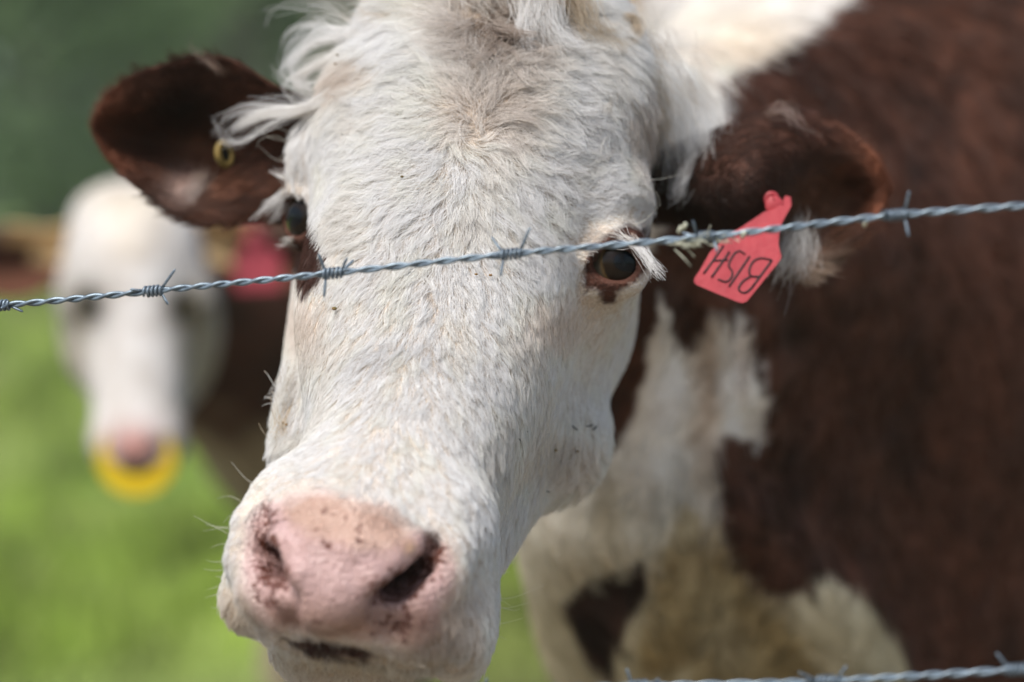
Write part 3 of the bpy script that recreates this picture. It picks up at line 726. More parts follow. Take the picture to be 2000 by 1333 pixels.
L1 += curls([(1500, 225, 1.545), (1530, 215, 1.55), (1560, 235, 1.54), (1590, 270, 1.54)], 8, 8, 10, .004, tint=(.42, .32, .28), r=.0001)
L1 += curls([(400, 335, 1.62), (385, 365, 1.61), (365, 385, 1.60), (350, 400, 1.59)], 12, 16, 8, .006, .003, .003, tint=(.55, .46, .42), r=.00012)
L1 += [
    # poll: tufts going up and outwards
    lock([(900, 60, 1.50), (840, 35, 1.51), (790, 20, 1.52), (770, -5, 1.53), (740, -30, 1.54)], 150, .008, .010, frizz=.006, tint=WHITE, lvar=.4),
    lock([(900, 80, 1.49), (830, 55, 1.50), (770, 45, 1.51), (720, 55, 1.52), (690, 45, 1.54)], 160, .007, .007, frizz=.005, tint=BUFF, lvar=.4),
    lock([(900, 60, 1.49), (850, 15, 1.50), (800, -5, 1.51), (740, 5, 1.52), (690, -5, 1.53)], 90, .008, .012, frizz=.007, tint=WB, lvar=.5),
    lock([(960, 30, 1.48), (930, -20, 1.49), (900, -60, 1.50), (860, -80, 1.52)], 260, .012, .014, frizz=.007, tint=WHITE),
    lock([(1010, 20, 1.48), (1010, -40, 1.49), (1020, -80, 1.50)], 260, .012, .014, frizz=.007, tint=WHITE),
    lock([(1030, -60, 1.47), (1045, 0, 1.465), (1040, 60, 1.462), (1055, 110, 1.46)], 200, .006, .005, frizz=.004, tint=WB, lvar=.3),
    lock([(1060, -60, 1.47), (1075, 0, 1.467), (1085, 60, 1.463), (1130, 100, 1.465), (1180, 108, 1.48)], 220, .006, .005, frizz=.004, tint=WB, lvar=.3),
    lock([(1010, -40, 1.475), (1025, 20, 1.465), (1020, 70, 1.46), (1035, 105, 1.458)], 120, .005, .005, frizz=.004, tint=WB),
    lock([(1080, -40, 1.48), (1120, 0, 1.48), (1140, 50, 1.48), (1180, 90, 1.49), (1215, 100, 1.50)], 220, .008, .006, frizz=.004, tint=BUFF),
    lock([(1100, -50, 1.49), (1140, -20, 1.50), (1170, 10, 1.50), (1185, 40, 1.51)], 60, .008, .012, frizz=.008, tint=WB, lvar=.5),
    lock([(1120, 85, 1.49), (1160, 95, 1.50), (1190, 80, 1.51), (1200, 55, 1.515), (1192, 48, 1.515)], 60, .003, .0015, frizz=.001, tint=BUFF),
    lock([(1190, 108, 1.50), (1225, 85, 1.51), (1245, 55, 1.52), (1235, 35, 1.52), (1212, 32, 1.52)], 110, .003, .0012, frizz=.0012, tint=BUFF, lvar=.12),
    # behind the brow on the near side
    lock([(1200, 90, 1.54), (1240, 150, 1.54), (1275, 220, 1.545), (1290, 290, 1.55)], 260, .010, .010, frizz=.004, tint=BUFF),
    lock([(1230, 90, 1.56), (1290, 160, 1.56), (1330, 250, 1.565), (1335, 330, 1.57)], 300, .012, .012, frizz=.004, tint=WHITE),
    lock([(1320, 150, 1.60), (1365, 220, 1.60), (1375, 290, 1.58), (1350, 340, 1.56), (1325, 390, 1.545)], 120, .008, .005, frizz=.004, tint=WB),
    # fluffy cheek edge on the far side
    lock([(575, 740, 1.47), (556, 775, 1.47), (545, 800, 1.47)], 120, .006, .006, frizz=.003, tint=WHITE*.95, K=7),
    lock([(575, 800, 1.47), (557, 840, 1.46), (552, 870, 1.46)], 120, .006, .005, frizz=.003, tint=BUFF, K=7),
]
P_, r_, c_ = cat_h(*L1); hair_ob('forelock', P_, r_, r_*.5, c_, HAIR, cow)
L2 = [lock([(575, 362, 1.525), (548, 378, 1.53), (520, 392, 1.535), (492, 414, 1.54)], 44, .0022, .0055, frizz=.0012, tint=WB, K=8),
      lock([(572, 370, 1.525), (552, 380, 1.53), (525, 400, 1.535)], 24, .002, .005, frizz=.0012, tint=WB, K=8),
      lock([(575, 350, 1.53), (552, 345, 1.535), (535, 335, 1.54)], 30, .003, .004, frizz=.001, tint=WB, K=8),
      lock([(580, 468, 1.525), (562, 470, 1.53), (545, 475, 1.535)], 26, .002, .003, frizz=.001, tint=WHITE*.8, K=8)]
P_, r_, c_ = cat_h(*L2); hair_ob('eyelashes', P_, r_, r_*.4, c_, HAIR, cow)
L2 = [lock([(1222, 462, 1.437), (1246, 480, 1.425), (1268, 502, 1.420), (1298, 536, 1.415)], 44, .0020, .0036, frizz=.001, tint=WB, K=8),
      lock([(1205, 458, 1.437), (1222, 466, 1.43), (1240, 476, 1.427)], 34, .003, .003, frizz=.001, tint=WHITE, K=8),
      lock([(1235, 470, 1.437), (1262, 490, 1.426), (1285, 515, 1.42), (1303, 520, 1.42)], 26, .002, .004, frizz=.001, tint=WB, K=8)]
P_, r_, c_ = cat_h(*L2); hair_ob('eyelashes', P_, r_, r_*.4, c_, HAIR, cow)
# whiskers and long brow hairs
WS = []
def whisk(p, r=.00013, tint=(.75, .74, .66)): WS.append((catmull([W(*q) for q in p], 10), r, tint))
for a in [((516, 958), (480, 935), (452, 903)), ((545, 945), (533, 937), (529, 935)), ((480, 985), (450, 970), (424, 974)), ((462, 1030), (420, 1028), (378, 1008)), ((455, 1035), (430, 1032), (395, 1038)),
          ((450, 1045), (420, 1030), (401, 1025)), ((452, 1065), (432, 1063), (412, 1070)), ((448, 1095), (420, 1098), (402, 1094)), ((450, 1108), (425, 1115), (398, 1112)), ((445, 1130), (428, 1127), (420, 1126)),
          ((440, 1160), (418, 1163), (400, 1168)), ((436, 1185), (424, 1188), (412, 1186)), ((475, 1010), (450, 1008), (436, 1022)), ((440, 1140), (420, 1148), (404, 1152))]:
    whisk([(x, y, 1.315+.01*i) for i, (x, y) in enumerate(a)])
for a in [((955, 1122), (975, 1122), (995, 1117)), ((950, 1165), (1000, 1168), (1065, 1142)), ((945, 1172), (985, 1188), (1032, 1178)), ((945, 1160), (975, 1170), (1000, 1186)), ((940, 1185), (965, 1192), (975, 1195)),
          ((950, 1215), (980, 1218), (1020, 1208)), ((950, 1230), (970, 1240), (990, 1250)), ((890, 1290), (900, 1310), (898, 1325)), ((955, 1180), (1000, 1192), (1015, 1190)), ((560, 1290), (548, 1300), (540, 1312))]:
    whisk([(x, y, 1.335+.01*i) for i, (x, y) in enumerate(a)])
for a in [((575, 300, 1.53), (545, 268, 1.53), (510, 272, 1.53), (500, 290, 1.53)), ((570, 320, 1.53), (535, 310, 1.53), (505, 285, 1.53)), ((576, 262, 1.53), (545, 250, 1.53), (525, 232, 1.53)), ((572, 278, 1.53), (530, 270, 1.53), (500, 250, 1.535), (490, 225, 1.54)), ((570, 312, 1.53), (552, 305, 1.53), (545, 312, 1.53)),
          ((1255, 350, 1.49), (1290, 350, 1.49), (1330, 340, 1.49)), ((1240, 360, 1.48), (1280, 375, 1.48), (1290, 400, 1.48)), ((1250, 380, 1.48), (1275, 395, 1.48), (1284, 420, 1.48)), ((1230, 445, 1.46), (1260, 430, 1.46), (1290, 400, 1.46)), ((1236, 440, 1.46), (1256, 432, 1.46), (1275, 418, 1.46)),
          ((1245, 560, 1.47), (1252, 570, 1.47), (1250, 575, 1.47)), ((560, 775, 1.48), (540, 778, 1.48), (525, 776, 1.48))]:
    whisk(a, .00016)
hair_ob('whiskers', np.array([q[0] for q in WS]), np.array([q[1] for q in WS]), np.array([q[1]*.3 for q in WS]), np.array([q[2] for q in WS]), HAIR, cow)

# ---- eyes
def sphere(c, r, nu_=48, nv_=32):
    P = []; Q = []
    for i in range(nv_+1):
        a = math.pi*i/nv_
        for j in range(nu_):
            b = 2*math.pi*j/nu_; P.append(c+r*np.array([math.sin(a)*math.cos(b), math.sin(a)*math.sin(b), math.cos(a)]))
    for i in range(nv_):
        for j in range(nu_): Q.append((i*nu_+j, (i+1)*nu_+j, (i+1)*nu_+(j+1) % nu_, i*nu_+(j+1) % nu_))
    return np.array(P), Q
EYEM, t_, b_ = mat('wet_eye', (.01, .01, .01), .035, .22, coat=.0)
b_.inputs['Coat Roughness'].default_value = .04
t_.links.new(N(t_, 'ShaderNodeAttribute', attribute_name='tint').outputs['Color'], b_.inputs['Base Color'])
def eye(c, g, label=None):
    P, Q = sphere(c, REYE, 96, 64); n = nrm(P-c); up = nrm(CU-g*(CU@g)); rt = np.cross(g, up)
    z = n@g; a = np.arctan2(np.hypot(n@rt, n@up), z)
    iris = 1-sm(.80, .88, a); pup = 1-sm(.85, 1.05, np.hypot((n@rt)/.50, (n@up)/.34)); pup = np.where(z > 0, pup, 0)
    t = np.tile(np.array([.06, .05, .036]), (len(P), 1)); brown = np.array([.012, .007, .004])
    rim = np.exp(-((a-.86)/.06)**2)[:, None]; t = t*(1-rim)+np.array([.10, .06, .02])*rim
    t = t*(1-iris[:, None])+brown*iris[:, None]; t = t*(1-pup[:, None])+np.array([.004, .005, .007])*pup[:, None]
    return mesh_ob('eye', P, Q, EYEM, cow, True, t)
eye(eR, nrm(view(.40, .03, .90))); eye(eL, nrm(view(-.75, .0, .66)))

# ================================================================== tags in the ears
def plate(poly, D, th, off=0.):       # flat plate from an outline; D is a function of (x, y)
    P = [W(x, y, D(x, y)+off) for x, y in poly]; c = np.mean(P, 0); n = len(P)
    bk = [p+CF*th for p in P]
    Fs = [tuple(range(n))[::-1], tuple(range(n, 2*n))]+[(i, (i+1) % n, n+(i+1) % n, n+i) for i in range(n)]
    return P+bk, Fs
RED = noisy('red_plastic', (.31, .032, .042), (.42, .052, .062), 35, .45, .35, .08, 200)
INK, _, _ = mat('black_ink', (.012, .010, .012), .5)
YEL = noisy('yellow_plastic', (.50, .36, .03), (.66, .48, .04), 40, .4)
TG = lambda cx, cy: (1340+cx/5.554, 360+cy/5.554)
TD = lambda x, y: 1.511-.00012*(y-380)+.00002*(x-1450)
out_ = [(1075, 125), (1135, 140), (1142, 235), (1090, 330), (1045, 410), (1010, 520), (1002, 650), (1018, 730), (1033, 780), (1022, 815), (1000, 850), (850, 1035), (700, 1222), (660, 1270), (615, 1290), (560, 1278), (330, 1185), (112, 1092), (86, 1062), (90, 1020), (150, 935), (260, 740), (400, 590), (640, 440), (850, 300), (960, 270), (1040, 220)]
tagm = thing('ear_tag', W(1450, 500, 1.49), 'red plastic ear tag with upside-down BISH lettering, in the sharp cow\'s ear', 'ear tag')
mesh_ob('plate', *plate([TG(*p) for p in out_], TD, .0016), RED, tagm, False)
def stroke(pts, r=.00062, n=24):
    P = catmull(pts, n) if len(pts) > 2 else np.linspace(pts[0], pts[1], 8)
    xy = [TG(*p) for p in P]; return tube([W(x, y, TD(x, y)-.0003) for x, y in xy], r, 6)
LET = [[(405, 668), (190, 972)], [(470, 735), (275, 1012)], [(295, 830), (452, 822)], [(640, 762), (575, 725), (512, 770), (462, 880), (502, 950), (488, 1015), (430, 1060), (345, 1030)], [(690, 780), (465, 1112)],
       [(930, 825), (720, 1112)], [(930, 825), (820, 803), (735, 832), (690, 910), (688, 975), (725, 1002), (790, 1000)], [(700, 1000), (615, 1055), (570, 1130), (600, 1172), (655, 1172), (722, 1112)]]
mesh_ob('lettering', *join([stroke(l) for l in LET]), INK, tagm)
def disc(c, n, r, th, seg=28, ri=0.):
    n = nrm(np.array(n)); a = nrm(np.cross(n, [0, 0, 1.])); b = np.cross(n, a); P = []; Q = []
    prof = [(ri, -th/2), (r*.9, -th/2), (r, 0), (r*.9, th/2), (ri, th/2)]
    for k in range(seg):
        q = 2*math.pi*k/seg; d_ = math.cos(q)*a+math.sin(q)*b
        for rr, z in prof: P.append(c+d_*rr+n*z)
    m = len(prof)
    for k in range(seg):
        for i in range(m-1 if ri == 0 else m):
            j = (i+1) % m; k2 = (k+1) % seg; Q.append((k*m+i, k2*m+i, k2*m+j, k*m+j))
    return P, Q
bx, by = TG(925, 165)
mesh_ob('stud', *join([disc(W(bx, by, 1.514), -CF, .0052, .003, ri=.0022), tube([W(bx, by, 1.510), W(bx, by, 1.54)], .0021, 10), disc(W(*TG(960, 235), 1.5105), -CF, .006, .0012)]), RED, tagm)
yb = thing('button_tag', W(433, 300, 1.56), 'yellow round button tag inside the sharp cow\'s ear, left in the photo', 'ear tag')
cN = nrm(view(.80, .10, .45))
DK, _, _ = mat('dark_hole', (.01, .008, .006), .7)
mesh_ob('disc', *disc(W(438, 302, 1.578), cN, .0095, .004, ri=.0052), noisy('shaded_yellow_plastic', (.13, .09, .025), (.22, .15, .04), 90, .6), yb)  # yellow darkened: the ear's shade is put into the plastic colour
mesh_ob('socket', *disc(W(438, 302, 1.581), cN, .0054, .004), DK, yb)

# ================================================================== barbed wire
STEEL = noisy('galvanised_wire', (.12, .155, .19), (.22, .28, .33), 180, .38, .5, metal=.55)
STEEL2 = noisy('galvanised_barb', (.10, .13, .16), (.20, .25, .30), 220, .42, .5, metal=.5)
def barbed(path, barbs, label, pitch=.026, r=.00108):
    pts = catmull([W(*p) for p in path], 2200)
    seg = np.r_[0, np.cumsum(np.linalg.norm(np.diff(pts, axis=0), axis=1))]
    n = int(seg[-1]/.0016); u = np.linspace(0, seg[-1], n); P = np.stack([np.interp(u, seg, pts[:, k]) for k in range(3)], -1)
    T_ = nrm(np.gradient(P, axis=0)); s1 = nrm(np.cross(T_, [0, 0, 1.])); s2 = np.cross(s1, T_)
    root = thing('barbed_wire', P[n//2], label, 'barbed wire', 'barbed wires of the fence')
    ph = 2*math.pi*u/pitch+1.3*np.sin(u*13)+.5*np.sin(u*41)+.2*np.sin(u*97)
    for k in (0, math.pi):
        q = P+(s1*np.cos(ph+k)[:, None]+s2*np.sin(ph+k)[:, None])*r*.98
        mesh_ob('strand', *tube(q, r, 8), STEEL, root)
    for bx_, by_, ends in barbs:
        x, y, d = proj(P); k = int(np.argmin(abs(x-bx_))); c = P[k]; t = T_[k]; a = s1[k]; b = s2[k]; rb = r*2.45; wr = .00082
        parts = []
        w_ = np.linspace(-1, 1, 110); turns = 4.3; hl = .0052
        hx = c+np.outer(w_*hl, t)+rb*(np.outer(np.cos(w_*math.pi*turns), a)+np.outer(np.sin(w_*math.pi*turns), b))
        parts.append(tube(hx, wr, 7))
        for i, (ex, ey, ez) in enumerate(ends):
            o = -1 if ex+.4*ez < 0 else 1
            s = c+t*hl*.8*o; e_ = s+CR*ex*.001+CU*ey*.001-CF*ez*.001
            dv = nrm(e_-s); st = s+dv*rb*.8; L_ = np.linalg.norm(e_-st)
            path_ = [st+(e_-st)*f for f in (0, .3, .6, .9, 1)]
            parts.append(tube(path_, [wr, wr, wr, wr*.9, wr*.25], 7))
        mesh_ob('barb', *join(parts), STEEL2, root)
    return root
barbed([(-3293, 720, 1.76), (-900, 640, 1.46), (-400, 622, 1.41), (0, 597, 1.375), (300, 569, 1.352), (650, 534, 1.328), (995, 497, 1.306), (1370, 464, 1.282), (1750, 421, 1.258), (2050, 398, 1.24), (2600, 350, 1.205), (3300, 290, 1.16), (8108, -125, .93)],
       [(-360, 0, [(3, 8, 3), (-4, -8, 2)]), (5, 0, [(9, -4, 2), (-7, 4, 2), (-2, -2, 9)]), (300, 0, [(9, 12, 3), (5, -8, 3), (-9, 1.5, 1), (-2, 1, -9)]), (652, 0, [(-4, 11, 3), (4, 8, 4), (7, 7, -4), (-1, -13, 2)]),
        (1002, 0, [(6, 14, 3), (-7, 10, -6), (-2, -12, 3), (-10, -1, 3)]), (1375, 0, [(2, -9, 6), (-3, 9, 7), (-8, 3, -4)]), (1752, 0, [(2, 12, 4), (2, -12, 3), (-4, 2, 8)]), (2140, 0, [(3, 10, 3), (-3, -10, 3)])],
       'upper strand of twisted barbed wire crossing the cow\'s face')
barbed([(-3444, 1555, 1.70), (-900, 1440, 1.43), (0, 1395, 1.35), (500, 1366, 1.31), (930, 1347, 1.282), (1250, 1340, 1.262), (1610, 1331, 1.24), (1980, 1309, 1.218), (2300, 1290, 1.20), (3300, 1220, 1.14), (8225, 873, .915)],
       [(220, 0, [(3, 8, 3), (-4, -8, 2)]), (575, 0, [(3, -8, 3), (-4, 5, 2)]), (930, 0, [(1.5, 6, 1), (-6, -4, 4)]), (1250, 0, [(-3, 9.5, 2), (6, 4, 3)]), (1618, 0, [(-11, 5, 3), (5.5, 8, 2), (-2, -5, 8)]), (1985, 0, [(-7, 9, 2), (4, 6, 3), (2, -10, 4)]), (2350, 0, [(3, 8, 3), (-4, -8, 2)])],
       'lower strand of barbed wire at the bottom right')
# wisps of hay caught on the upper wire
STRAW = noisy('dry_straw', (.40, .40, .30), (.60, .60, .48), 90, .8)
hp = []
for i in range(26):
    x = rng.uniform(1300, 1420); y = 468-(x-1370)*.105+rng.uniform(-3, 14); p0 = np.array([x, y]); a = rng.normal(.12, .5); L_ = rng.uniform(10, 42)
    pts = [W(p0[0]+math.cos(a)*L_*f, p0[1]-math.sin(a)*L_*f+6*f*f, 1.277+.004*rng.normal()) for f in (0, .5, 1)]
    hp.append(tube(catmull(pts, 6), rng.uniform(.0002, .00042), 5))
for x, y in ((1328, 448), (1337, 442), (1452, 458), (1690, 436)): hp.append(tube([W(x-3, y+7, 1.274), W(x+3, y-5, 1.272)], .0011, 6))
tag(mesh_ob('hay_wisp', *join(hp), STRAW, None), 'wisp of dry hay snagged on the upper wire beside the red tag', 'hay', None, 'stuff')
# splinters and seeds lying in the face hair
sp = []
for (x0, y0, x1, y1) in [(1030, 843, 1045, 868), (1032, 843, 1062, 857), (1040, 852, 1052, 866), (1013, 857, 1025, 866), (1118, 832, 1128, 840), (1145, 833, 1158, 830), (1158, 840, 1166, 832), (1068, 960, 1076, 961), (1070, 1003, 1078, 1003)]:
    d_ = surf(head, x0, y0)-.006; d2 = surf(head, x1, y1)-.005
    sp.append(tube([W(x0, y0, d_), W((x0+x1)/2, (y0+y1)/2+1, (d_+d2)/2-.001), W(x1, y1, d2)], [.00035, .0005, .0003], 5))
tag(mesh_ob('splinter', *join(sp), noisy('dark_straw', (.03, .035, .04), (.06, .06, .05), 60, .7), None), 'few dark straw splinters caught in the hair of the near cheek', 'straw bits', None, 'stuff')
sd_ = []
for (x, y, c_r) in [(958, 538, .0011), (930, 536, .0010), (653, 603, .0016), (785, 345, .0011), (776, 224, .0010), (1085, 880, .0014), (1128, 882, .0012), (668, 181, .001), (659, 108, .001), (655, 125, .001), (560, 830, .0013), (553, 826, .0011)]:
    d_ = surf(head, x, y)-.005
    if not np.isfinite(d_): d_ = 1.50
    Pq, Fq = sphere(W(x, y, d_), c_r*.75, 8, 6); c_ = W(x, y, d_); Pq = c_+(Pq-c_)*np.array([1.3, .8, .9])
    sd_.append((Pq, Fq))
tag(mesh_ob('seed', *join(sd_), noisy('seed_husk', (.14, .11, .04), (.26, .15, .06), 300, .7), None), 'tiny green and tan seed husks dotted through the white face hair', 'seeds', None, 'stuff')

# ================================================================== second and third cow
A2 = nrm(view(.995, -.02, -.05)); B2 = view(.0, -.88, .47); B2 = nrm(B2-A2*(A2@B2)); C2 = np.cross(B2, A2); C2 = -C2 if C2@CF > 0 else C2
H2 = [A2, B2, C2]
def b2(x, y, d, r, k=.03): return Ball(W(x, y, d), r, H2, k)
head2 = [b2(262, 500, 3.14, (.088, .088, .08)), b2(255, 432, 3.17, (.076, .042, .07), .03), cap((262, 560, 3.10), (270, 830, 2.98), .078, .050, .05, n=C2, f=.85),
         cap((275, 640, 3.17), (275, 850, 3.05), .088, .050, .05), b2(352, 660, 3.17, (.05, .09, .07), .04), b2(185, 640, 3.17, (.04, .08, .06), .04),
         b2(150, 585, 3.10, (.022, .03, .03), .03), b2(385, 590, 3.10, (.024, .03, .03), .03),
         b2(270, 868, 2.965, (.058, .042, .045), .03), b2(268, 880, 2.93, (.032, .026, .02), .02), b2(272, 905, 2.99, (.040, .03, .04), .02),
         Ball(W(232, 878, 2.925), .008, None, .008, True), Ball(W(305, 878, 2.925), .008, None, .008, True)]
S2 = W(830, 690, 4.0); D2_ = nrm(np.array([.70, .71, 0.])); SD2 = np.cross(UP, D2_); X2 = [D2_, SD2, UP]
body2 = [cap((300, 560, 3.30), (520, 620, 3.62), .10, .20, .06), cap((420, 640, 3.45), (600, 760, 3.75), .10, .20, .08), cap((450, 760, 3.60), (640, 880, 3.80), .06, .15, .06),
         Ball(S2, (.40, .29, .36), X2, .1), Ball(S2+D2_*.5, (.60, .33, .36), X2, .1), Ball(S2+D2_*1.05, (.40, .28, .34), X2, .1)]
def leg2(p, z0, r0, r1, hind=False):
    a = G(p, z0); b = G(p-D2_*(.04 if not hind else -.02), .42); c = G(p-D2_*(.03 if not hind else -.10), .22); d = G(p-D2_*.03, .05)
    return [Cap(a, b, r0, r1*1.25, .05), Cap(b, c, r1*1.25, r1*.9, .03), Cap(c, d, r1*.85, r1, .02)]
body2 += leg2(S2-D2_*.12+SD2*.14, .7, .11, .048)+leg2(S2-D2_*.16-SD2*.14, .7, .11, .048)+leg2(S2+D2_*1.15+SD2*.14, .75, .15, .05, True)+leg2(S2+D2_*1.22-SD2*.14, .75, .15, .05, True)
tail0 = S2+D2_*1.42+UP*.26
body2 += [Cap(tail0, tail0+D2_*.06-UP*.45, .03, .018, .03), Cap(tail0+D2_*.06-UP*.45, tail0+D2_*.05-UP*.85, .018, .035, .02)]
p_all = head2+body2
xs2 = axis_grid(-.72, -.62, -.33, 1.6, .0065, .024); ys2 = axis_grid(2.82, 2.88, 3.3, 5.9, .0065, .024); zs2 = axis_grid(-.03, .78, 1.26, 1.5, .0065, .024)
V2, F2 = nets(p_all, xs2, ys2, zs2); n2 = len(V2)
E2L = [[(150, 430, 3.19), (150, 455, 3.20), (150, 490, 3.21), (150, 502, 3.20), (150, 514, 3.19)],
       [(95, 447, 3.19), (92, 472, 3.21), (90, 500, 3.23), (90, 532, 3.21), (92, 562, 3.18)],
       [(30, 440, 3.19), (28, 472, 3.22), (26, 507, 3.25), (26, 547, 3.22), (28, 584, 3.18)],
       [(-40, 447, 3.20), (-40, 477, 3.22), (-42, 507, 3.24), (-42, 542, 3.22), (-40, 574, 3.19)],
       [(-90, 477, 3.21), (-92, 492, 3.22), (-95, 510, 3.22), (-92, 527, 3.22), (-86, 542, 3.20)],
       [(-108, 504, 3.21), (-109, 507, 3.21), (-110, 511, 3.21), (-109, 515, 3.21), (-106, 519, 3.21)]]
E2R = [[(370, 440, 3.19), (370, 452, 3.20), (370, 466, 3.21), (370, 480, 3.20), (370, 492, 3.19)],
       [(435, 425, 3.19), (436, 450, 3.21), (438, 480, 3.23), (436, 512, 3.21), (432, 540, 3.18)],
       [(500, 430, 3.19), (502, 462, 3.22), (504, 492, 3.25), (502, 530, 3.22), (498, 565, 3.18)],
       [(565, 450, 3.20), (566, 478, 3.22), (568, 505, 3.24), (566, 535, 3.22), (560, 562, 3.19)],
       [(610, 490, 3.21), (612, 502, 3.22), (612, 516, 3.22), (610, 530, 3.22), (604, 542, 3.20)],
       [(626, 514, 3.21), (627, 517, 3.21), (627, 520, 3.21), (626, 523, 3.21), (623, 526, 3.21)]]
a1, q1, _, _ = ear(E2L, .008); a2, q2, _, _ = ear(E2R, .008)
V2 = np.vstack([V2, a1, a2]); F2 = np.vstack([F2, q1+n2, q2+n2+len(a1)])
x, y, d = proj(V2); fh = evalsdf(head2, V2); fb = evalsdf(body2, V2); wob = noise_grad(V2, .12)*.03
hd = sm(-.02, .02, fb-fh)[:, None]; hd[n2:] = 1
c2 = BROWN*1.0*(1+.25*noise(V2, .15))[:, None]
lowz = V2[:, 2]+wob[:, 0]
m = 1-sm(.80, .90, lowz); m = m[:, None]; c2 = c2*(1-m)+np.array([.40, .35, .24])*m
crest = sm(-.02, .03, V2[:, 2]+wob[:, 0]-1.34+.12*np.clip((V2@D2_-S2@D2_), 0, 9))[:, None]*(V2@D2_ < S2@D2_+.4)[:, None]; c2 = c2*(1-crest)+WHITE*crest
c2 = c2*(1-hd)+WHITE*np.array([.56, .56, .57])*hd
def bl(c, cx, cy, rx, ry, colr, a): mm = np.exp(-(((x-cx)/rx)**2+((y-cy)/ry)**2))[:, None]*a*hd; return c*(1-mm)+np.array(colr)*mm
c2 = bl(c2, 170, 600, 40, 48, (.03, .025, .012), 1.3); c2 = bl(c2, 362, 602, 42, 48, (.03, .025, .012), 1.3); c2 = bl(c2, 400, 700, 40, 90, (.45, .38, .22), .7); c2 = bl(c2, 262, 872, 60, 42, (.40, .19, .17), 1.)  # dark eye patches, side shade painted on one cheek, pink nose
c2 = bl(c2, 262, 905, 30, 20, (.10, .04, .04), .9); c2 = bl(c2, 250, 470, 50, 50, (.6, .5, .36), .4)
ey = np.arange(len(V2)) >= n2
ec = np.where(((y[ey] < 478) | ((abs(x[ey]-255) < 195) & (y[ey] < 515)))[:, None], np.array([.80, .60, .32]), BROWN*1.1); ec = np.where((abs(x[ey]-255) > 245)[:, None] & (y[ey] < 478)[:, None], np.array([.34, .26, .20]), ec); c2[ey] = ec
c2 = bl(c2, 400, 720, 40, 120, (.42, .36, .24), .6); c2 = bl(c2, 140, 700, 30, 100, (.46, .40, .28), .5); c2 = bl(c2, 262, 400, 90, 40, (.62, .54, .40), .5)  # beige side shade painted onto both cheeks, buff crown
cow2 = thing('cow', (S2[0], S2[1], 0), 'blurred cow on the left wearing a yellow nose flap, facing the camera', 'cow', 'white faced brown cows in the paddock')
body2o = mesh_ob('body', V2, F2, HIDE, cow2, True, np.clip(c2, .004, .9), {'muzzle': np.zeros(len(V2)), 'spots': np.zeros(len(V2))})
def eye2(c): P, Q = sphere(c, .018, 20, 14); return mesh_ob('eye', P, Q, EYEM, cow2, True, np.tile([.01, .008, .006], (len(P), 1)))
e2 = [eye2(W(146, 592, 3.088)), eye2(W(388, 597, 3.088))]
fl = thing('nose_flap', W(266, 910, 2.90), 'yellow plastic crescent nose flap hanging from the blurred cow\'s nostrils', 'nose flap')
po = [(266+77*math.cos(a), 896+74*math.sin(a)) for a in np.linspace(-.75, math.pi+.75, 30)]+[(206, 866), (214, 900), (238, 922), (266, 930), (294, 922), (318, 900), (326, 866)]
mesh_ob('flap', *plate(po, lambda x, y: 2.862+.0001*(y-850), .006), noisy('bright_yellow_plastic', (.74, .50, .012), (.84, .60, .02), 30, .4), fl, False)
t2 = thing('ear_tag', W(500, 515, 3.15), 'blurred red ear tag on the yellow-nosed cow, behind the sharp cow\'s cheek', 'ear tag')
RED2 = noisy('faded_red_plastic', (.26, .035, .05), (.36, .05, .07), 20, .6)
mesh_ob('plate', *plate([(478, 455), (515, 452), (525, 480), (548, 498), (545, 565), (462, 570), (455, 510), (474, 488)], lambda x, y: 3.145, .003), RED2, t2, False)
mesh_ob('stud', *disc(W(496, 464, 3.140), -CF, .012, .006), RED2, t2)
# third cow further off, behind the first one's neck
def copy_tree(o):
    r = o.copy(); col.objects.link(r)
    for ch in o.children:
        if ch.name.split('.')[0] in ('body', 'eye'):
            c = ch.copy(); col.objects.link(c); c.parent = r; c.matrix_parent_inverse = ch.matrix_parent_inverse.copy()
    return r
cow3 = copy_tree(cow2)
cow3.location = (.405, 6.06, .29); cow3.rotation_euler = (0, 0, math.radians(20)); cow3.scale = (1.15, 1.15, 1.15)      # on a low rise
tag(cow3, 'blurred brown and cream cow far back, behind the sharp cow\'s neck')

# ================================================================== pasture and trees
def grass_ground():
    m, t, b = mat('pasture', (.1, .2, .03), .95, .1)
    co = N(t, 'ShaderNodeTexCoord')
    n1 = N(t, 'ShaderNodeTexNoise', i_Scale=1.1, i_Detail=6.); n2_ = N(t, 'ShaderNodeTexNoise', i_Scale=.22, i_Detail=3.)
    t.links.new(co.outputs['Object'], n1.inputs[0]); t.links.new(co.outputs['Object'], n2_.inputs[0])
    c = mixc(t, n1.outputs[0], (.09, .18, .022), (.24, .33, .075))
    c = mixc(t, ramp(t, n2_.outputs[0], [(.4, (0, 0, 0)), (.65, (1, 1, 1))]), c, (.26, .28, .09))
    # unseen drab earth on the near side, added to cut green bounce
    sx = N(t, 'ShaderNodeSeparateXYZ'); t.links.new(co.outputs['Object'], sx.inputs[0])
    ad = N(t, 'ShaderNodeMath', operation='MULTIPLY_ADD'); t.links.new(n1.outputs[0], ad.inputs[0]); ad.inputs[1].default_value = 1.6; t.links.new(sx.outputs[1], ad.inputs[2])
    mr = N(t, 'ShaderNodeMapRange'); t.links.new(ad.outputs[0], mr.inputs[0]); mr.inputs[1].default_value = 4.6; mr.inputs[2].default_value = 6.4
    c = mixc(t, mr.outputs[0], (.20, .165, .125), c)
    t.links.new(c, b.inputs['Base Color']); return m
gx = np.r_[-400, -200, -100, -50, np.linspace(-30, 30, 61), 50, 100, 200, 400]; gy = np.r_[-60, -20, np.linspace(-5, 45, 71), 70, 120, 250, 600]
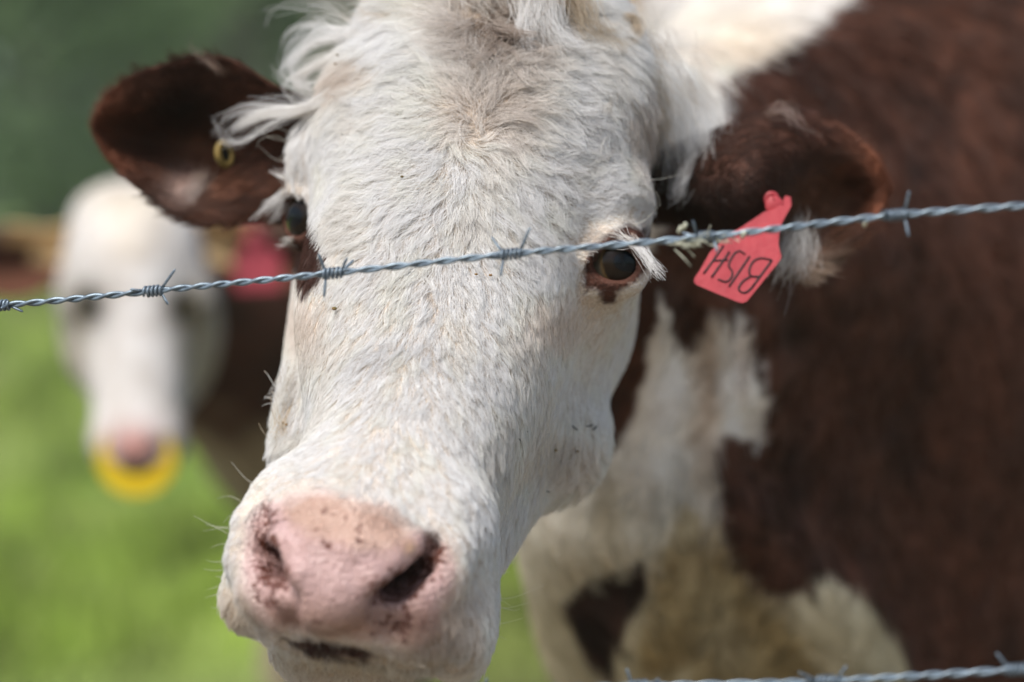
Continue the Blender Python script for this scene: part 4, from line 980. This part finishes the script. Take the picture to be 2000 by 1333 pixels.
GX, GY = np.meshgrid(gx, gy, indexing='ij'); GP_ = np.stack([GX, GY, 0*GX], -1).reshape(-1, 3)
def gz(P): return .04*noise(P*np.array([1, 1, 0]), 9.)*sm(4.5, 9, P[:, 1])+.012*np.clip(P[:, 1]-8, 0, 30)+.30*np.exp(-((P[:, 0]-.6)**2/2.2+(P[:, 1]-6.3)**2/2.2))
GP_[:, 2] = gz(GP_)-.004
GF = [(i*len(gy)+j, (i+1)*len(gy)+j, (i+1)*len(gy)+j+1, i*len(gy)+j+1) for i in range(len(gx)-1) for j in range(len(gy)-1)]
tag(mesh_ob('ground', GP_, np.array(GF), grass_ground()), kind='structure')
# grass blades
nb = 90000
yy = 1.6+22*rng.random(nb)**1.4; xx = rng.uniform(-1, 1, nb)*(.8+.30*yy); P0 = np.stack([xx, yy, 0*xx], -1); P0[:, 2] = gz(P0)
hh = rng.uniform(.05, .16, nb)*(1+.5*noise(P0, 1.5)); ang = rng.uniform(0, 6.28, nb); wd = rng.uniform(.003, .006, nb)*(1+yy*.07)
dx = np.stack([np.cos(ang), np.sin(ang), 0*ang], -1)*wd[:, None]; ln = np.stack([rng.normal(0, .35, nb), rng.normal(0, .35, nb), np.ones(nb)], -1)*hh[:, None]
GV = np.stack([P0-dx, P0+dx, P0+ln*.6+dx*.6, P0+ln], 1).reshape(-1, 3); GFc = np.arange(nb*4).reshape(-1, 4)
gt = np.array([.28, .37, .07])*(1+.5*noise(P0, .5, .6)[:, None])*(1+.25*rng.normal(size=(nb, 1)).clip(-1.5, 1.5)); yl = sm(-.2, 1.3, noise(P0, 2.3)+.5*noise(P0, .9, .4)+rng.normal(0, .4, nb))[:, None]; gt = gt*(1-yl*.7)+np.array([.50, .50, .26])*yl*.7
nr = (1-sm(4.2, 6.0, P0[:, 1]))[:, None]; gt = gt*(1-nr)+np.array([.20, .18, .11])*nr  # near blades out of view drabbed too, against green bounce
BL, t_, b_ = mat('grass_blade', (.1, .2, .03), .7, .2)
at = N(t_, 'ShaderNodeAttribute', attribute_name='tint'); t_.links.new(at.outputs['Color'], b_.inputs['Base Color'])
tr = N(t_, 'ShaderNodeBsdfTranslucent'); t_.links.new(at.outputs['Color'], tr.inputs[0]); mx = N(t_, 'ShaderNodeMixShader'); mx.inputs[0].default_value = .4
t_.links.new(b_.outputs[0], mx.inputs[1]); t_.links.new(tr.outputs[0], mx.inputs[2]); t_.links.new(mx.outputs[0], t_.nodes['Material Output'].inputs[0])
tag(mesh_ob('grass', GV, GFc, BL, None, False, np.repeat(gt, 4, 0)), 'short lush green pasture grass', 'grass', None, 'stuff')
BARK = noisy('bark', (.16, .15, .14), (.30, .28, .26), 5, .9, .1, .6, 18)
def leafmat(name, c1, c2):
    m, t, b = mat(name, c1, .6, .25); co = N(t, 'ShaderNodeTexCoord'); n = N(t, 'ShaderNodeTexNoise', i_Scale=.9, i_Detail=4.); t.links.new(co.outputs['Object'], n.inputs[0])
    c = ramp(t, n.outputs[0], [(.35, c1), (.65, c2)]); t.links.new(c, b.inputs['Base Color'])
    tr = N(t, 'ShaderNodeBsdfTranslucent'); t.links.new(c, tr.inputs[0]); mx = N(t, 'ShaderNodeMixShader'); mx.inputs[0].default_value = .45
    t.links.new(b.outputs[0], mx.inputs[1]); t.links.new(tr.outputs[0], mx.inputs[2]); t.links.new(mx.outputs[0], t.nodes['Material Output'].inputs[0]); return m
LEAF = leafmat('leaves', (.16, .25, .11), (.25, .35, .18))
def make_tree(h, cr, low, nleaf, tr0, seed, label, group):
    r_ = np.random.default_rng(seed); root = thing('tree', (0, 0, 0), label, 'tree', group)
    parts = [tube([(0, 0, -.1), (.05, .02, h*.3), (-.05, .05, h*.6), (0, 0, h*.85)], [tr0*1.3, tr0, tr0*.6, tr0*.2], 12)]
    cl = []
    for k in range(16):
        a = r_.uniform(0, 6.28); z = r_.uniform(low+.12, 1.0)*h; e = np.array([math.cos(a), math.sin(a), 0])*cr*r_.uniform(.35, .95)*math.sin(math.pi*min(.95, .25+.7*z/h))+np.array([0, 0, z])
        s = np.array([0, 0, z*.72]); parts.append(tube([s, (s+e)/2+np.array([0, 0, -.1]), e], [tr0*.3, tr0*.2, tr0*.06], 6)); cl.append((e, cr*r_.uniform(.28, .5)))
    mesh_ob('trunk', *join(parts), BARK, root)
    ci = r_.integers(0, len(cl), nleaf); cc = np.array([c[0] for c in cl])[ci]; rr = np.array([c[1] for c in cl])[ci]
    dv = nrm(r_.normal(size=(nleaf, 3))); Pp = cc+dv*(rr*r_.uniform(.35, 1.05, nleaf))[:, None]*np.array([1, 1, .75])
    s = r_.uniform(.09, .20, nleaf)[:, None]; u = nrm(r_.normal(size=(nleaf, 3))); v = nrm(np.cross(u, r_.normal(size=(nleaf, 3))))
    LV = np.stack([Pp-u*s, Pp+v*s*.5, Pp+u*s, Pp-v*s*.5], 1).reshape(-1, 3)
    mesh_ob('crown', LV, np.arange(nleaf*4).reshape(-1, 4), LEAF, root, False)
    return root
def copy_thing(o):
    r = o.copy(); col.objects.link(r)
    for ch in o.children: c = ch.copy(); col.objects.link(c); c.parent = r; c.matrix_parent_inverse = ch.matrix_parent_inverse.copy()
    return r
TL = 'blurred dark green leafy tree in the tree line beyond the pasture'
t0 = make_tree(9, 3.4, .04, 14000, .22, 5, TL, 'trees beyond the pasture')
k = 0
for row, (yd, n_, st) in enumerate(((24, 8, 3.0), (31, 9, 3.4))):
    for i in range(n_):
        o = t0 if k == 0 else copy_thing(t0); k += 1
        o.location = ((i-n_*.62)*st+random.uniform(-.8, .8)+3.2, yd+random.uniform(-1.5, 1.5), .15); o.rotation_euler[2] = random.uniform(0, 6.28); s = random.uniform(.85, 1.2); o.scale = (s, s, s)
nw = 42000
Pw = np.stack([rng.uniform(-26, 26, nw), 40+rng.uniform(-2, 2, nw), rng.random(nw)**.9*12], -1); Pw[:, 1] += 1.5*noise(Pw, 5.); Pw[:, 2] += .8*noise(Pw, 4., .5)
s = rng.uniform(.18, .40, nw)[:, None]; u = nrm(rng.normal(size=(nw, 3))); v = nrm(np.cross(u, rng.normal(size=(nw, 3))))
tag(mesh_ob('woodland', np.stack([Pw-u*s, Pw+v*s*.5, Pw+u*s, Pw-v*s*.5], 1).reshape(-1, 3), np.arange(nw*4).reshape(-1, 4), LEAF, None, False), 'far woodland, a blurred green wall of foliage behind the trees', 'woodland', None, 'stuff')
gum = make_tree(11, 3.6, .5, 9000, .26, 11, 'grey-barked trunk standing nearest behind the cow\'s crown', 'trees beyond the pasture')
q = W(700, 300, 14.); gum.location = (q[0], q[1], .05)

# ================================================================== air: greenish haze added to lighten the far trees
hz, t_, b_ = mat('air'); t_.nodes.remove(b_); pv = N(t_, 'ShaderNodeVolumePrincipled'); pv.inputs['Color'].default_value = (.80, .97, .76, 1); pv.inputs['Density'].default_value = .0035
t_.links.new(pv.outputs[0], t_.nodes['Material Output'].inputs['Volume'])
bv = [(x, y, z) for x in (-410, 410) for y in (-70, 610) for z in (-1.2, 16)]
bf = [(0, 1, 3, 2), (4, 6, 7, 5), (0, 4, 5, 1), (2, 3, 7, 6), (0, 2, 6, 4), (1, 5, 7, 3)]
tag(mesh_ob('haze', bv, bf, hz, None, False), kind='stuff')
